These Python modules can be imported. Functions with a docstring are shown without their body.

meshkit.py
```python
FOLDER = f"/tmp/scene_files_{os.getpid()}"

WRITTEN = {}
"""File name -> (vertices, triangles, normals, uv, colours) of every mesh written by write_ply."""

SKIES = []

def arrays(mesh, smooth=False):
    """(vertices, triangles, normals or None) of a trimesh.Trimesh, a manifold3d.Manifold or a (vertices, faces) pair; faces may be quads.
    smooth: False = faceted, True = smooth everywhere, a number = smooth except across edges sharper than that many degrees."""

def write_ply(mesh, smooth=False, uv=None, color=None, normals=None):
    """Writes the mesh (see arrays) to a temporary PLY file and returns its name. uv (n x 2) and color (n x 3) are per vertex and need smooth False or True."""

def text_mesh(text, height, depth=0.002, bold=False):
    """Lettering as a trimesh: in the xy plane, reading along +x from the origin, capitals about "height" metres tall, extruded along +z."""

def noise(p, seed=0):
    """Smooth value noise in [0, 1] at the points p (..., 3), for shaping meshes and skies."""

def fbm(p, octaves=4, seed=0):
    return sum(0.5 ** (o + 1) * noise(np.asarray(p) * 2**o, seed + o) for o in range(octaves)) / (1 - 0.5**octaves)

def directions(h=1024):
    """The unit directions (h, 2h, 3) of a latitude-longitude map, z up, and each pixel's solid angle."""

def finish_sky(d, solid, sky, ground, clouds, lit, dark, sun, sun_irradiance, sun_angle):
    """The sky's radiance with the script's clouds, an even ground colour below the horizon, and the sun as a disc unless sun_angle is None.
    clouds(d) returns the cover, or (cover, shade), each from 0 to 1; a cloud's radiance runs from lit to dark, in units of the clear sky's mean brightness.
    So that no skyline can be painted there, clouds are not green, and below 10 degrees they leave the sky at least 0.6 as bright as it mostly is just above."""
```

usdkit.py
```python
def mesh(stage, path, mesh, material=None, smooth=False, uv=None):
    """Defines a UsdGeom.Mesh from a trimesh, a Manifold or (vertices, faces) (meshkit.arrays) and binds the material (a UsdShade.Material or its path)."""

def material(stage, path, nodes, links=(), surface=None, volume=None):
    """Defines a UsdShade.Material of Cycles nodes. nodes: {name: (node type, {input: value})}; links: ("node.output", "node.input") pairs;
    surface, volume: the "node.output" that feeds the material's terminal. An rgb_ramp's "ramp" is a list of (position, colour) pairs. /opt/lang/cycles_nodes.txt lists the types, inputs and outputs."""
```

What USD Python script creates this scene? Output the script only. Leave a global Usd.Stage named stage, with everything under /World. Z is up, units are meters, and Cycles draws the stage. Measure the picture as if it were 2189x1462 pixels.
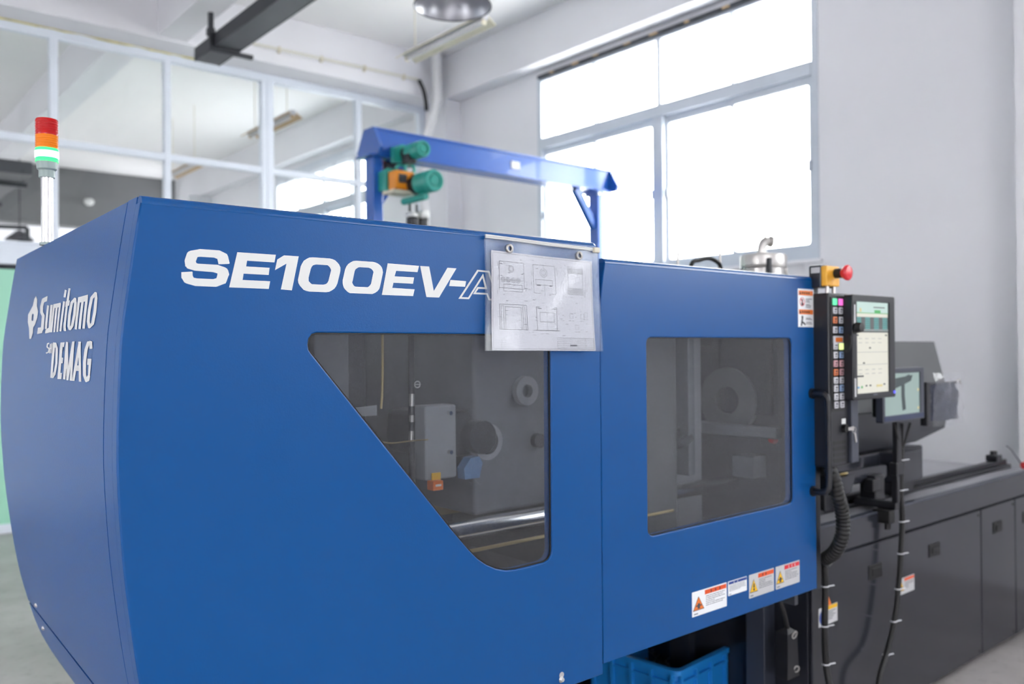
import math, random
import numpy as np
import trimesh
import shapely
from shapely.geometry import Polygon, LineString, Point, box as sbox
from shapely.ops import unary_union
from shapely import affinity
import usdkit, meshkit
from pxr import Usd, UsdGeom, UsdLux, UsdShade, Gf, Sdf

stage = Usd.Stage.CreateInMemory()
UsdGeom.SetStageUpAxis(stage, 'Z'); UsdGeom.SetStageMetersPerUnit(stage, 1.0)
UsdGeom.Xform.Define(stage, '/World')
UsdGeom.Scope.Define(stage, '/World/Looks')
rng = random.Random(7)

# ---------------------------------------------------------------- camera, sky, exposure
cam = UsdGeom.Camera.Define(stage, '/World/camera')
R_, D_, F_ = (0.76529, -0.64363, -0.00818), (-0.00210, 0.01021, -0.99995), (0.64368, 0.76527, 0.00646)
cam.AddTransformOp().Set(Gf.Matrix4d(*R_, 0, -D_[0], -D_[1], -D_[2], 0, -F_[0], -F_[1], -F_[2], 0, 0.0, 0.0, 1.5, 1))
cam.CreateFocalLengthAttr(29.8); cam.CreateHorizontalApertureAttr(36.0); cam.CreateVerticalApertureAttr(36.0 * 1462 / 2189)
cam.CreateFStopAttr(2.8); cam.CreateFocusDistanceAttr(1.75); cam.CreateClippingRangeAttr((0.05, 500.0))
cam.CreateExposureAttr(0.0)
sky = UsdLux.DomeLight.Define(stage, '/World/overcast_sky')
sky.CreateIntensityAttr(4.1); sky.CreateColorAttr(Gf.Vec3f(0.985, 0.985, 1.0))

# ---------------------------------------------------------------- materials
L = {}
def lin(r, g, b):
    f = lambda c: (c / 255 / 12.92) if c / 255 <= 0.04045 else ((c / 255 + 0.055) / 1.055) ** 2.4
    return (f(r), f(g), f(b))
def mat(name, col, rough=0.5, metal=0.0, var=0.06, scale=6.0, bump=0.0, bscale=60.0, spec=0.5, emit=None, coat=0.0):
    """A paint, plastic or metal: the colour varies a little with a noise, with fine relief where bump is set."""
    c = np.array(col)
    nodes = {'g': ('geometry', {}), 'n': ('noise_texture', {'scale': scale, 'detail': 4.0, 'roughness': 0.6}),
             'r': ('rgb_ramp', {'ramp': [(0.3, tuple(c * (1 - var))), (0.7, tuple(np.minimum(c * (1 + var), 1)))]}),
             'p': ('principled_bsdf', {'roughness': rough, 'metallic': metal, 'specular_ior_level': spec, 'coat_weight': coat})}
    links = [('g.position', 'n.vector'), ('n.fac', 'r.fac'), ('r.color', 'p.base_color')]
    if emit:
        nodes['p'][1]['emission_color'] = emit[0]; nodes['p'][1]['emission_strength'] = emit[1]
    if bump:
        nodes['bn'] = ('noise_texture', {'scale': bscale, 'detail': 3.0}); nodes['b'] = ('bump', {'strength': bump, 'distance': 0.004})
        links += [('g.position', 'bn.vector'), ('bn.fac', 'b.height'), ('b.normal', 'p.normal')]
    L[name] = usdkit.material(stage, '/World/Looks/' + name, nodes, links, surface='p.BSDF')
    return name
def clear(name, tint, rough=0.02, ior=1.45, milk=0.0, milkcol=(0.9, 0.92, 0.95)):
    """A pane or film: what lies behind shows through, mixed by Fresnel with a reflection, and milk adds a thin scatter."""
    nodes = {'t': ('transparent_bsdf', {'color': tint}), 'd': ('diffuse_bsdf', {'color': milkcol}), 'g': ('glossy_bsdf', {'color': (1, 1, 1), 'roughness': rough}),
             'f': ('fresnel', {'IOR': ior}), 'ge': ('geometry', {}), 'inv': ('math', {'math_type': 'subtract', 'value1': 1.0}), 'fx': ('math', {'math_type': 'multiply'}), 'm0': ('mix_closure', {'fac': milk}), 'm': ('mix_closure', {})}
    L[name] = usdkit.material(stage, '/World/Looks/' + name, nodes, [('t.BSDF', 'm0.closure1'), ('d.BSDF', 'm0.closure2'), ('m0.closure', 'm.closure1'), ('g.BSDF', 'm.closure2'), ('ge.backfacing', 'inv.value2'), ('inv.value', 'fx.value1'), ('f.fac', 'fx.value2'), ('fx.value', 'm.fac')], surface='m.closure')
    return name
mat('blue_paint', lin(3, 76, 140), 0.33, var=0.02, scale=2.0, bump=0.05, bscale=260, spec=0.3)
mat('blue_gloss', lin(3, 76, 140), 0.2, var=0.02, spec=0.5)
mat('blue_steel', lin(24, 88, 176), 0.3, var=0.05, spec=0.6, coat=0.45)
mat('navy_paint', lin(38, 40, 48), 0.16, var=0.05, scale=3)
mat('dark_steel', lin(48, 50, 56), 0.4, var=0.15)
mat('black_plastic', lin(26, 27, 33), 0.35, var=0.05)
mat('black_rubber', lin(18, 18, 20), 0.55, var=0.05)
mat('charcoal_plastic', lin(58, 62, 74), 0.35, var=0.04)
mat('cover_grey', lin(92, 94, 96), 0.45, var=0.03)
mat('machine_grey', lin(108, 111, 118), 0.45, var=0.12, scale=9)
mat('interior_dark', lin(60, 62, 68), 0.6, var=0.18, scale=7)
mat('interior_light', lin(150, 152, 158), 0.5, var=0.08)
mat('bed_steel', lin(158, 158, 164), 0.35, metal=0.1, var=0.08)
mat('chrome', (0.82, 0.82, 0.83), 0.2, metal=1.0, var=0.02)
mat('stainless', (0.58, 0.56, 0.54), 0.38, metal=1.0, var=0.05, scale=14)
mat('aluminium', lin(205, 212, 222), 0.35, metal=0.25, var=0.03)
mat('white_frame', lin(226, 233, 243), 0.4, var=0.02)
mat('wall_white', lin(232, 232, 237), 0.85, var=0.025, scale=0.8, bump=0.05, bscale=30)
mat('yard', lin(232, 230, 226), 0.9, var=0.08, scale=0.4)
mat('floor_epoxy', lin(228, 228, 226), 0.5, var=0.03)
mat('asphalt', lin(186, 186, 187), 0.9, var=0.08, scale=0.4)
mat('ceiling_white', lin(243, 242, 243), 0.9, var=0.02, scale=0.6)
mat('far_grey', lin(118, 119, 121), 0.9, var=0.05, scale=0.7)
mat('green_panel', lin(165, 222, 196), 0.5, var=0.02, scale=1.0)
mat('foam_yellow', lin(206, 196, 130), 0.9, var=0.25, scale=14, bump=0.6, bscale=40)
mat('gap_dark', lin(58, 60, 66), 0.9, var=0.3, scale=8)
mat('letter_white', lin(216, 217, 216), 0.45, var=0.01)
mat('sticker_white', lin(238, 240, 243), 0.35, var=0.01)
mat('sticker_grey', lin(196, 196, 198), 0.35, var=0.02)
mat('paper', lin(196, 196, 204), 0.8, var=0.012, scale=10)
mat('print_grey', lin(96, 98, 110), 0.8, var=0.1)
mat('print_dark', lin(60, 62, 70), 0.8, var=0.1)
mat('orange', lin(232, 120, 42), 0.4, var=0.03)
mat('red_orange', lin(228, 88, 38), 0.4, var=0.03)
mat('red', lin(214, 40, 52), 0.35, var=0.03)
mat('yellow', lin(238, 186, 20), 0.4, var=0.03)
mat('amber_box', lin(240, 176, 56), 0.4, var=0.05)
mat('hoist_orange', lin(226, 140, 22), 0.4, var=0.05)
mat('hoist_green', lin(36, 150, 138), 0.35, var=0.06)
mat('cobalt', lin(40, 66, 140), 0.4, var=0.03)
mat('key_white', lin(206, 206, 212), 0.5, var=0.03)
mat('key_blue', lin(150, 176, 214), 0.5, var=0.03)
mat('key_pink', lin(206, 160, 166), 0.5, var=0.03)
mat('key_orange', lin(220, 128, 84), 0.5, var=0.03)
mat('lamp_cream', lin(216, 210, 190), 0.5, var=0.05)
mat('lamp_tan', lin(190, 160, 120), 0.5, var=0.05)
mat('pipe_white', lin(222, 222, 224), 0.4, var=0.03)
mat('pipe_cream', lin(224, 222, 212), 0.5, var=0.03)
mat('tray_dark', lin(70, 70, 76), 0.5, var=0.06)
mat('tray_black', lin(46, 48, 54), 0.5, var=0.06)
mat('reflector', (0.56, 0.57, 0.61), 0.3, metal=0.9, var=0.03)
mat('blue_panel_light', lin(96, 132, 176), 0.4, var=0.2, scale=30)
mat('crate_blue', lin(28, 128, 206), 0.4, var=0.04)
mat('scrap_black', lin(24, 23, 24), 0.4, var=0.4, scale=40)
mat('navy_cloth', lin(48, 52, 68), 0.8, var=0.35, scale=22, bump=0.8, bscale=26)
mat('tie_white', lin(225, 226, 230), 0.5, var=0.02)
mat('rod_tan', lin(168, 150, 104), 0.35, metal=0.4, var=0.1)
mat('brass', (0.6, 0.48, 0.26), 0.3, metal=1.0, var=0.05)
mat('tower_grey', lin(150, 166, 164), 0.4, var=0.03)
mat('lens_red', lin(190, 22, 24), 0.15, var=0.04, emit=((0.6, 0.02, 0.02), 0.03))
mat('lens_amber', lin(236, 128, 20), 0.15, var=0.04, emit=((0.9, 0.35, 0.02), 0.04))
mat('lens_green', lin(60, 220, 120), 0.2, var=0.02, emit=((0.06, 0.85, 0.28), 0.9))
mat('lens_glow', lin(200, 255, 225), 0.2, var=0.02, emit=((0.55, 1.0, 0.75), 4.0))
def glow(name, col, s): mat(name, tuple(c * .25 for c in col), 0.25, var=0.01, emit=(col, s * 1.15))
glow('key_lit_green', lin(110, 240, 180), 0.9); glow('key_lit_magenta', lin(250, 120, 215), 0.9); glow('key_lit_yellow', lin(240, 255, 170), 0.95)
glow('screen_cream', lin(238, 236, 222), 0.55); glow('screen_mint', lin(206, 232, 224), 0.55); glow('screen_green', lin(92, 190, 110), 0.5)
glow('screen_slate', lin(108, 112, 112), 0.4); glow('screen_teal', lin(96, 190, 186), 0.5); glow('screen_grey', lin(180, 184, 184), 0.45)
glow('screen_blue', lin(120, 180, 226), 0.5); glow('screen_sand', lin(236, 222, 160), 0.5); glow('screen_ink', lin(90, 94, 96), 0.25)
glow('screen_sage', lin(176, 200, 194), 0.4); glow('screen_shadow', lin(84, 100, 102), 0.25); glow('led_blue', lin(110, 110, 255), 1.0)
mat('navy_bezel', lin(40, 52, 84), 0.3, var=0.03)
clear('window_glass', (0.97, 0.985, 0.98), 0.0)
clear('machine_window', (0.86, 0.87, 0.88), 0.05, 1.45, 0.02)
clear('partition_glass', (0.95, 0.96, 0.955), 0.0, 1.3)
clear('clear_film', (0.95, 0.96, 0.97), 0.15, 1.33, 0.065)
clear('bag_film', (0.95, 0.95, 0.96), 0.12, 1.35, 0.05)
# concrete floor: blotches, dirt and a dull polish
L['concrete'] = usdkit.material(stage, '/World/Looks/concrete', {
    'g': ('geometry', {}), 'n': ('noise_texture', {'scale': 1.6, 'detail': 7.0, 'roughness': 0.62}), 'n2': ('noise_texture', {'scale': 14.0, 'detail': 6.0, 'roughness': 0.7}),
    'r': ('rgb_ramp', {'ramp': [(0.3, lin(158, 155, 152)), (0.55, lin(186, 181, 180)), (0.75, lin(200, 194, 192))]}),
    'r2': ('rgb_ramp', {'ramp': [(0.25, (0.55, 0.55, 0.55)), (0.45, (1, 1, 1))]}), 'x': ('mix', {'mix_type': 'multiply', 'fac': 0.7}),
    'b': ('bump', {'strength': 0.15, 'distance': 0.003}), 'p': ('principled_bsdf', {'roughness': 0.42})},
    [('g.position', 'n.vector'), ('g.position', 'n2.vector'), ('n.fac', 'r.fac'), ('n2.fac', 'r2.fac'), ('r.color', 'x.color1'), ('r2.color', 'x.color2'), ('x.color', 'p.base_color'), ('n2.fac', 'b.height'), ('b.normal', 'p.normal')], surface='p.BSDF')

# ---------------------------------------------------------------- naming
used, base = {}, {}
def numbered(path):
    n = used.get(path, 0); used[path] = n + 1
    return path if n == 0 else '%s_%03d' % (path, n)
def setdata(p, label=None, cat=None, group=None, kind=None):
    for k, v in (('label', label), ('category', cat), ('group', group), ('kind', kind)):
        if v: p.SetCustomDataByKey(k, v)
def thing(name, label, cat, loc=(0, 0, 0), group=None, kind=None):
    path = numbered('/World/' + name)
    x = UsdGeom.Xform.Define(stage, path); x.AddTranslateOp().Set(Gf.Vec3d(*map(float, loc)))
    base[path] = np.array(loc, float)
    setdata(x.GetPrim(), label, cat, group, kind)
    return path
def part(parent, name, mesh, m, label=None, smooth=32, kind=None):
    """One mesh, given in world coordinates, as a part of a thing or a sub-part of a part."""
    if isinstance(mesh, (list, tuple)): mesh = cat(*mesh)
    mesh = mesh.copy(); mesh.merge_vertices()
    path = numbered(parent + '/' + name)
    base[path] = base[parent]
    mesh.apply_translation(-base[parent])
    g = usdkit.mesh(stage, path, mesh, L[m], smooth)
    setdata(g.GetPrim(), label, kind=kind)
    return path
def single(name, mesh, m, label=None, ct=None, group=None, kind=None, smooth=32):
    if isinstance(mesh, (list, tuple)): mesh = cat(*mesh)
    mesh = mesh.copy(); mesh.merge_vertices()
    path = numbered('/World/' + name); base[path] = np.zeros(3)
    g = usdkit.mesh(stage, path, mesh, L[m], smooth)
    setdata(g.GetPrim(), label, ct, group, kind)
    return path
def again(src, loc, label, group=None):
    """A copy of a thing with its parts, under the next number."""
    p0 = stage.GetPrimAtPath(src); was = p0.GetCustomData()
    path = numbered(src)
    x = UsdGeom.Xform.Define(stage, path); x.GetPrim().GetReferences().AddInternalReference(src)
    x.GetPrim().GetAttribute('xformOp:translate').Set(Gf.Vec3d(*map(float, loc)))
    setdata(x.GetPrim(), label, was['category'], group or was.get('group')); x.GetPrim().SetInstanceable(True)
    return path

# ---------------------------------------------------------------- shapes
def cat(*ms): return trimesh.util.concatenate([m for m in ms if m is not None])
def box(x0, x1, y0, y1, z0, z1, b=0.0):
    x0, x1 = sorted((x0, x1)); y0, y1 = sorted((y0, y1)); z0, z1 = sorted((z0, z1))
    if b <= 0:
        m = trimesh.creation.box((x1 - x0, y1 - y0, z1 - z0)); m.apply_translation(((x0 + x1) / 2, (y0 + y1) / 2, (z0 + z1) / 2)); return m
    b = min(b, (x1 - x0) * .45, (y1 - y0) * .45, (z1 - z0) * .45)
    pts = []
    for sx in (0, 1):
        for sy in (0, 1):
            for sz in (0, 1):
                c = np.array(((x0, x1)[sx], (y0, y1)[sy], (z0, z1)[sz])); d = np.array((1 - 2 * sx, 1 - 2 * sy, 1 - 2 * sz)) * b
                for k in ((0, 1, 1), (1, 0, 1), (1, 1, 0), (.3, .3, 1), (.3, 1, .3), (1, .3, .3)): pts.append(c + d * np.array(k))
    return trimesh.convex.convex_hull(np.array(pts))
def hull(pts): return trimesh.convex.convex_hull(np.array(pts, float))
def prism(poly, axis, a, b):
    """A plan extruded along an axis: X takes (y, z), Y takes (x, z), Z takes (x, y)."""
    out = []
    for g in getattr(poly, 'geoms', [poly]):
        if g.area <= 0: continue
        m = trimesh.creation.extrude_polygon(g, b - a, engine='earcut'); v = m.vertices.copy()
        if axis == 'Y': m.vertices = np.c_[v[:, 0], b - v[:, 2], v[:, 1]]
        elif axis == 'X': m.vertices = np.c_[a + v[:, 2], v[:, 0], v[:, 1]]
        else: m.vertices = np.c_[v[:, 0], v[:, 1], a + v[:, 2]]
        out.append(m)
    return cat(*out)
def inset(ring, d):
    """Each corner of a closed ring moved in by d along its mitre."""
    p = np.array(ring, float); nxt, prv = np.roll(p, -1, 0), np.roll(p, 1, 0)
    def nrm(e): n = np.c_[-e[:, 1], e[:, 0]]; return n / (np.linalg.norm(n, axis=1, keepdims=True) + 1e-12)
    n1, n2 = nrm(p - prv), nrm(nxt - p); m = n1 + n2
    return p + m * (d / np.maximum((m * n1).sum(1), 0.3))[:, None]
def sheet(poly, y0, y1, bevel=0.004):
    """A plate in the plane y = const whose front edges (towards -y, at y0) are rounded."""
    poly = shapely.geometry.polygon.orient(poly, 1.0)
    rings = [np.array(poly.exterior.coords[:-1])] + [np.array(i.coords[:-1]) for i in poly.interiors]
    steps = [(0, 1), (0.12, 0.5), (0.5, 0.12), (1, 0)]     # (inset, depth) of the rounding
    ms = []
    body = trimesh.creation.extrude_polygon(poly, y1 - y0 - bevel, engine='earcut'); v = body.vertices.copy()
    body.vertices = np.c_[v[:, 0], y1 - v[:, 2], v[:, 1]]; ms.append(body)
    ins = [[inset(r, bevel * s) for r in rings] for s, _ in steps]
    for k in range(3):
        for a, b in zip(ins[k], ins[k + 1]):
            n = len(a); i = np.arange(n); j = (i + 1) % n
            V = np.vstack([np.c_[a[:, 0], np.full(n, y0 + bevel * steps[k][1]), a[:, 1]], np.c_[b[:, 0], np.full(n, y0 + bevel * steps[k + 1][1]), b[:, 1]]])
            ms.append(trimesh.Trimesh(V, np.vstack([np.c_[i, j, n + j], np.c_[i, n + j, n + i]]), process=False))
    fr = Polygon(ins[3][0], [r for r in ins[3][1:]])
    v2, f2 = trimesh.creation.triangulate_polygon(fr, engine='earcut')
    t = trimesh.Trimesh(np.c_[v2[:, 0], np.full(len(v2), y0), v2[:, 1]], f2, process=False)
    if t.face_normals[:, 1].mean() > 0: t.invert()
    return cat(*ms, t)
def roundpoly(pts, r, n=6): return Polygon(pts).buffer(-r).buffer(r, quad_segs=n)
def cyl(p0, p1, r, n=24, r1=None):
    p0, p1 = np.array(p0, float), np.array(p1, float)
    return tube([p0, p1], [r, r if r1 is None else r1], n, curve=False)
def tube(pts, r, n=12, curve=True, per=8):
    p = np.array(pts, float); rr = np.broadcast_to(np.asarray(r, float), (len(p),)).copy()
    if curve and len(p) > 2:
        q = np.vstack([2 * p[0] - p[1], p, 2 * p[-1] - p[-2]]); out, ro = [], []
        for i in range(1, len(q) - 2):
            for t in np.linspace(0, 1, per, endpoint=False):
                a, b, c, d = q[i - 1:i + 3]
                out.append(.5 * (2 * b + (c - a) * t + (2 * a - 5 * b + 4 * c - d) * t * t + (3 * b - a - 3 * c + d) * t ** 3)); ro.append(rr[i - 1] * (1 - t) + rr[i] * t)
        p, rr = np.array(out + [p[-1]]), np.array(ro + [rr[-1]])
    t = np.gradient(p, axis=0) if len(p) > 2 else np.repeat((p[1:] - p[:1]), 2, 0)
    t = t / (np.linalg.norm(t, axis=1, keepdims=True) + 1e-12)
    u = np.cross(t[0], (0, 0, 1) if abs(t[0][2]) < .9 else (1, 0, 0)); u /= np.linalg.norm(u)
    V, ang = [], np.arange(n) * 2 * np.pi / n
    for k in range(len(p)):
        u = u - t[k] * np.dot(u, t[k]); u /= np.linalg.norm(u) + 1e-12; w = np.cross(t[k], u)
        V.append(p[k] + rr[k] * (np.cos(ang)[:, None] * u + np.sin(ang)[:, None] * w))
    m = len(p); V = np.vstack(V + [p[:1], p[-1:]])
    i, j = [a.ravel() for a in np.meshgrid(np.arange(m - 1), np.arange(n), indexing='ij')]; jn = (j + 1) % n
    F = np.vstack([np.c_[i * n + j, i * n + jn, (i + 1) * n + jn], np.c_[i * n + j, (i + 1) * n + jn, (i + 1) * n + j]])
    j = np.arange(n); jn = (j + 1) % n
    F = np.vstack([F, np.c_[np.full(n, m * n), jn, j], np.c_[np.full(n, m * n + 1), (m - 1) * n + j, (m - 1) * n + jn]])
    return trimesh.Trimesh(V, F, process=False)
def turned(profile, c, axis=(0, 0, 1), n=40):
    """A profile of (radius, height) pairs turned about an axis through c."""
    m = trimesh.creation.revolve(np.array(profile, float), sections=n)
    m.apply_transform(trimesh.geometry.align_vectors((0, 0, 1), np.array(axis, float))); m.apply_translation(c)
    return m
def ring(c, r, t, axis=(0, 0, 1), n=28, k=8):
    a = np.arange(k + 1) * 2 * np.pi / k
    return turned(np.c_[r + t * np.cos(a), t * np.sin(a)], c, axis, n)
def strut(p0, p1, w, h):
    """A straight bar of rectangular section between two points."""
    p0, p1 = np.array(p0, float), np.array(p1, float); d = p1 - p0; l = np.linalg.norm(d); d /= l
    up = np.array((0, 0, 1.)) if abs(d[2]) < .95 else np.array((0, 1., 0)); s = np.cross(d, up); s /= np.linalg.norm(s); u = np.cross(s, d)
    return hull([p + s * a * w / 2 + u * b * h / 2 for p in (p0, p1) for a in (-1, 1) for b in (-1, 1)])
def structure(name, mesh, m, smooth=32): return single(name, mesh, m, kind='structure', smooth=smooth)

# ================================================================= THE ROOM
structure('floor', box(-7.2, 6.2, -8.7, 8.1, -0.1, 0.0), 'concrete')
structure('floor', box(-7.2, 6.2, 8.1, 20.2, -0.1, 0.0), 'floor_epoxy')
structure('ceiling', box(-7.2, 6.2, -8.7, 20.2, 4.74, 4.9), 'ceiling_white')
ZW0, ZW1 = 2.13, 4.20
holes = [sbox(3.28, ZW0, 6.34, ZW1), sbox(9.4, ZW0, 12.46, ZW1), sbox(-2.82, ZW0, 0.24, ZW1), sbox(-7.6, ZW0, -4.5, ZW1), sbox(15.6, ZW0, 19.4, ZW1)]
structure('wall_right', prism(sbox(-8.7, 0, 20.2, 4.74).difference(unary_union(holes)), 'X', 5.7, 5.95), 'wall_white')
structure('wall_left', prism(sbox(-8.7, 0, 20.2, 4.74).difference(unary_union([sbox(y, 1.0, y + 3.6, 3.9) for y in (14.6,)] + [sbox(.8, 1.0, 3.6, 3.0)])), 'X', -7.2, -6.95), 'wall_white')
structure('wall_front', prism(sbox(-7.2, 0, 6.2, 4.74).difference(sbox(-6.3, 1.0, -2.0, 3.9)), 'Y', -8.7, -8.45), 'wall_white')
structure('wall_far', box(-7.2, 6.2, 20.0, 20.2, 0, 4.74), 'wall_white')
structure('ground', box(6.25, 90, -60, 8.0, -.5, -.3), 'yard')
single('ground', box(6.25, 90, 8.0, 90, -.5, -.3), 'asphalt', kind='structure')
single('ground', box(-90, -7.25, -60, 90, -.5, -.3), 'asphalt', kind='structure')
# beams and columns
structure('trim_1', box(-6.95, 5.7, 7.72, 8.30, 4.26, 4.74), 'wall_white')
structure('trim_2', box(2.43, 2.68, -8.4, 7.72, 4.28, 4.74), 'wall_white')
structure('trim_3', box(5.5, 5.7, -8.4, 20.0, 4.27, 4.74), 'wall_white')
structure('trim_4', box(2.2, 2.46, 8.30, 16.5, 4.30, 4.74), 'wall_white')
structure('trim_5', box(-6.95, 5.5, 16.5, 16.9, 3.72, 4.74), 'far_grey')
structure('trim_8', box(5.5, 5.7, 7.64, 8.30, 0, 4.27), 'wall_white')
structure('trim_9', box(5.5, 5.7, 1.45, 1.905, 0, 4.27), 'wall_white')
structure('trim_10', box(5.3, 5.7, 15.2, 15.6, 0, 4.27), 'wall_white')
# dark open joint with dabs of foam over the window, foam bead over the partition
tj = thing('trim_6', None, None, (5.7, 4.8, 4.2), kind='structure')
part(tj, 'open_joint', box(5.655, 5.70, 3.28, 6.30, 4.185, 4.212), 'gap_dark')
for k in range(9):
    y = 3.4 + k * .34 + rng.uniform(-.08, .08); w = rng.uniform(.04, .1)
    part(tj, 'foam_dab', box(5.645, 5.66, y, y + w, 4.19 + rng.uniform(0, .006), 4.207, .004), 'lamp_tan')
bead = []
x = -1.0
while x < 3.0:
    w = rng.uniform(.12, .3); bead.append(tube([(x, 8.055, 4.262), (x + w * .5, 8.05, 4.265 + rng.uniform(-.006, .006)), (x + w, 8.055, 4.262)], rng.uniform(.010, .016), 8)); x += w * .96
structure('trim_7', bead, 'foam_yellow')

# window on the right wall: frame, transom, mullions, sashes and panes
def wall_window(name, y0, y1, bar=.012, head=.045):
    w = thing(name, None, None, (5.75, (y0 + y1) / 2, ZW0), kind='structure')
    X0, X1, ym = 5.69, 5.76, (y0 + y1) / 2 - .04
    zt0, zt1 = 3.45, 3.585
    part(w, 'frame', prism(sbox(y0, ZW0, y1, ZW1).difference(sbox(y0 + .05, ZW0 + .085, y1 - .06, ZW1 - head)), 'X', X0, X1), 'aluminium')
    part(w, 'transom', [box(X0 - .012, X1, y0 + .05, y1 - .06, zt0 + .045, zt1, .004), box(X0 - .022, X1, y0 + .05, y1 - .06, zt0 + .03, zt0 + .05, .004)], 'aluminium')
    part(w, 'mullion', box(X0 - .014, X1, ym - .05, ym + .06, ZW0 + .085, zt0 + .03, .006), 'aluminium')
    part(w, 'mullion', box(X0, X1, ym - .01 - bar, ym + .01 + bar, zt1, ZW1 - head, .004), 'aluminium')
    for a, b in ((y0 + .05, ym - .05), (ym + .06, y1 - .06)):
        c = (a + b) / 2
        part(w, 'mullion', box(X0 + .01, X1, c - bar, c + bar, zt1, ZW1 - head, .004), 'aluminium')
        for s0, s1, dx in ((a, c + .012, .012), (c - .012, b, .036)):
            s = part(w, 'sash', prism(sbox(s0, ZW0 + .085, s1, zt0 + .03).difference(roundpoly([(s0 + .026, ZW0 + .115), (s1 - .026, ZW0 + .115), (s1 - .026, zt0 - .03), (s0 + .026, zt0 - .03)], .02, 3)), 'X', X0 + dx, X0 + dx + .022), 'aluminium')
            part(s, 'latch', box(X0 + dx - .02, X0 + dx, s1 - .03 if dx > .02 else s0 + .01, s1 - .012 if dx > .02 else s0 + .028, 2.78, 2.86, .004), 'aluminium')
            part(w, 'pane', box(X0 + dx + .009, X0 + dx + .013, s0 + .02, s1 - .02, ZW0 + .11, zt0 - .02), 'window_glass')
        for p0, p1 in ((a, c), (c, b)):
            part(w, 'pane', box(X0 + .03, X0 + .034, p0, p1, zt1, ZW1 - .045), 'window_glass')
    part(w, 'sill', box(5.66, 5.70, y0 - .03, y1 + .03, ZW0 - .03, ZW0, .004), 'wall_white')
    return w
wall_window('window_1', 3.28, 6.34); wall_window('window_2', 9.4, 12.46, .035, .17); wall_window('window_3', -2.82, .24); wall_window('window_4', -7.6, -4.5)

# glazed partition across the hall: posts, rails, panes, sill band and green lower panels
pw = thing('wall_back', None, None, (1.0, 8.12, 0), kind='structure')
PY = 8.09
posts = [(-6.9, .09), (-5.0, .09), (-4.05, .06), (-3.1, .06), (-2.15, .12), (-1.2, .06), (-.25, .06), (.7, .06), (1.675, .062), (2.625, .055), (3.60, .125), (4.64, .06), (5.46, .07)]
part(pw, 'top_rail', box(-6.95, 5.5, PY - .035, PY + .05, 4.185, 4.26, .004), 'white_frame')
part(pw, 'middle_rail', box(-6.95, 5.5, PY - .03, PY + .045, 3.265, 3.325, .004), 'white_frame')
part(pw, 'sill_band', box(-6.95, 5.5, PY - .04, PY + .05, 2.225, 2.40, .004), 'white_frame')
part(pw, 'sill_lip', box(-6.95, 5.5, PY - .05, PY + .05, 2.395, 2.42, .004), 'white_frame')
part(pw, 'shadow_gap', box(-6.95, 5.5, PY - .005, PY + .05, 2.18, 2.225), 'gap_dark')
part(pw, 'base_rail', box(-6.95, 5.5, PY - .04, PY + .05, 0.0, 0.075, .004), 'white_frame')
for x, w in posts:
    part(pw, 'post', box(x - w / 2, x + w / 2, PY - .038, PY + .05, 2.40, 4.20, .004), 'white_frame')
    if w > .1: part(pw, 'post_rib', box(x - .008, x + .008, PY - .044, PY - .03, 2.40, 4.20), 'white_frame')
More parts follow.
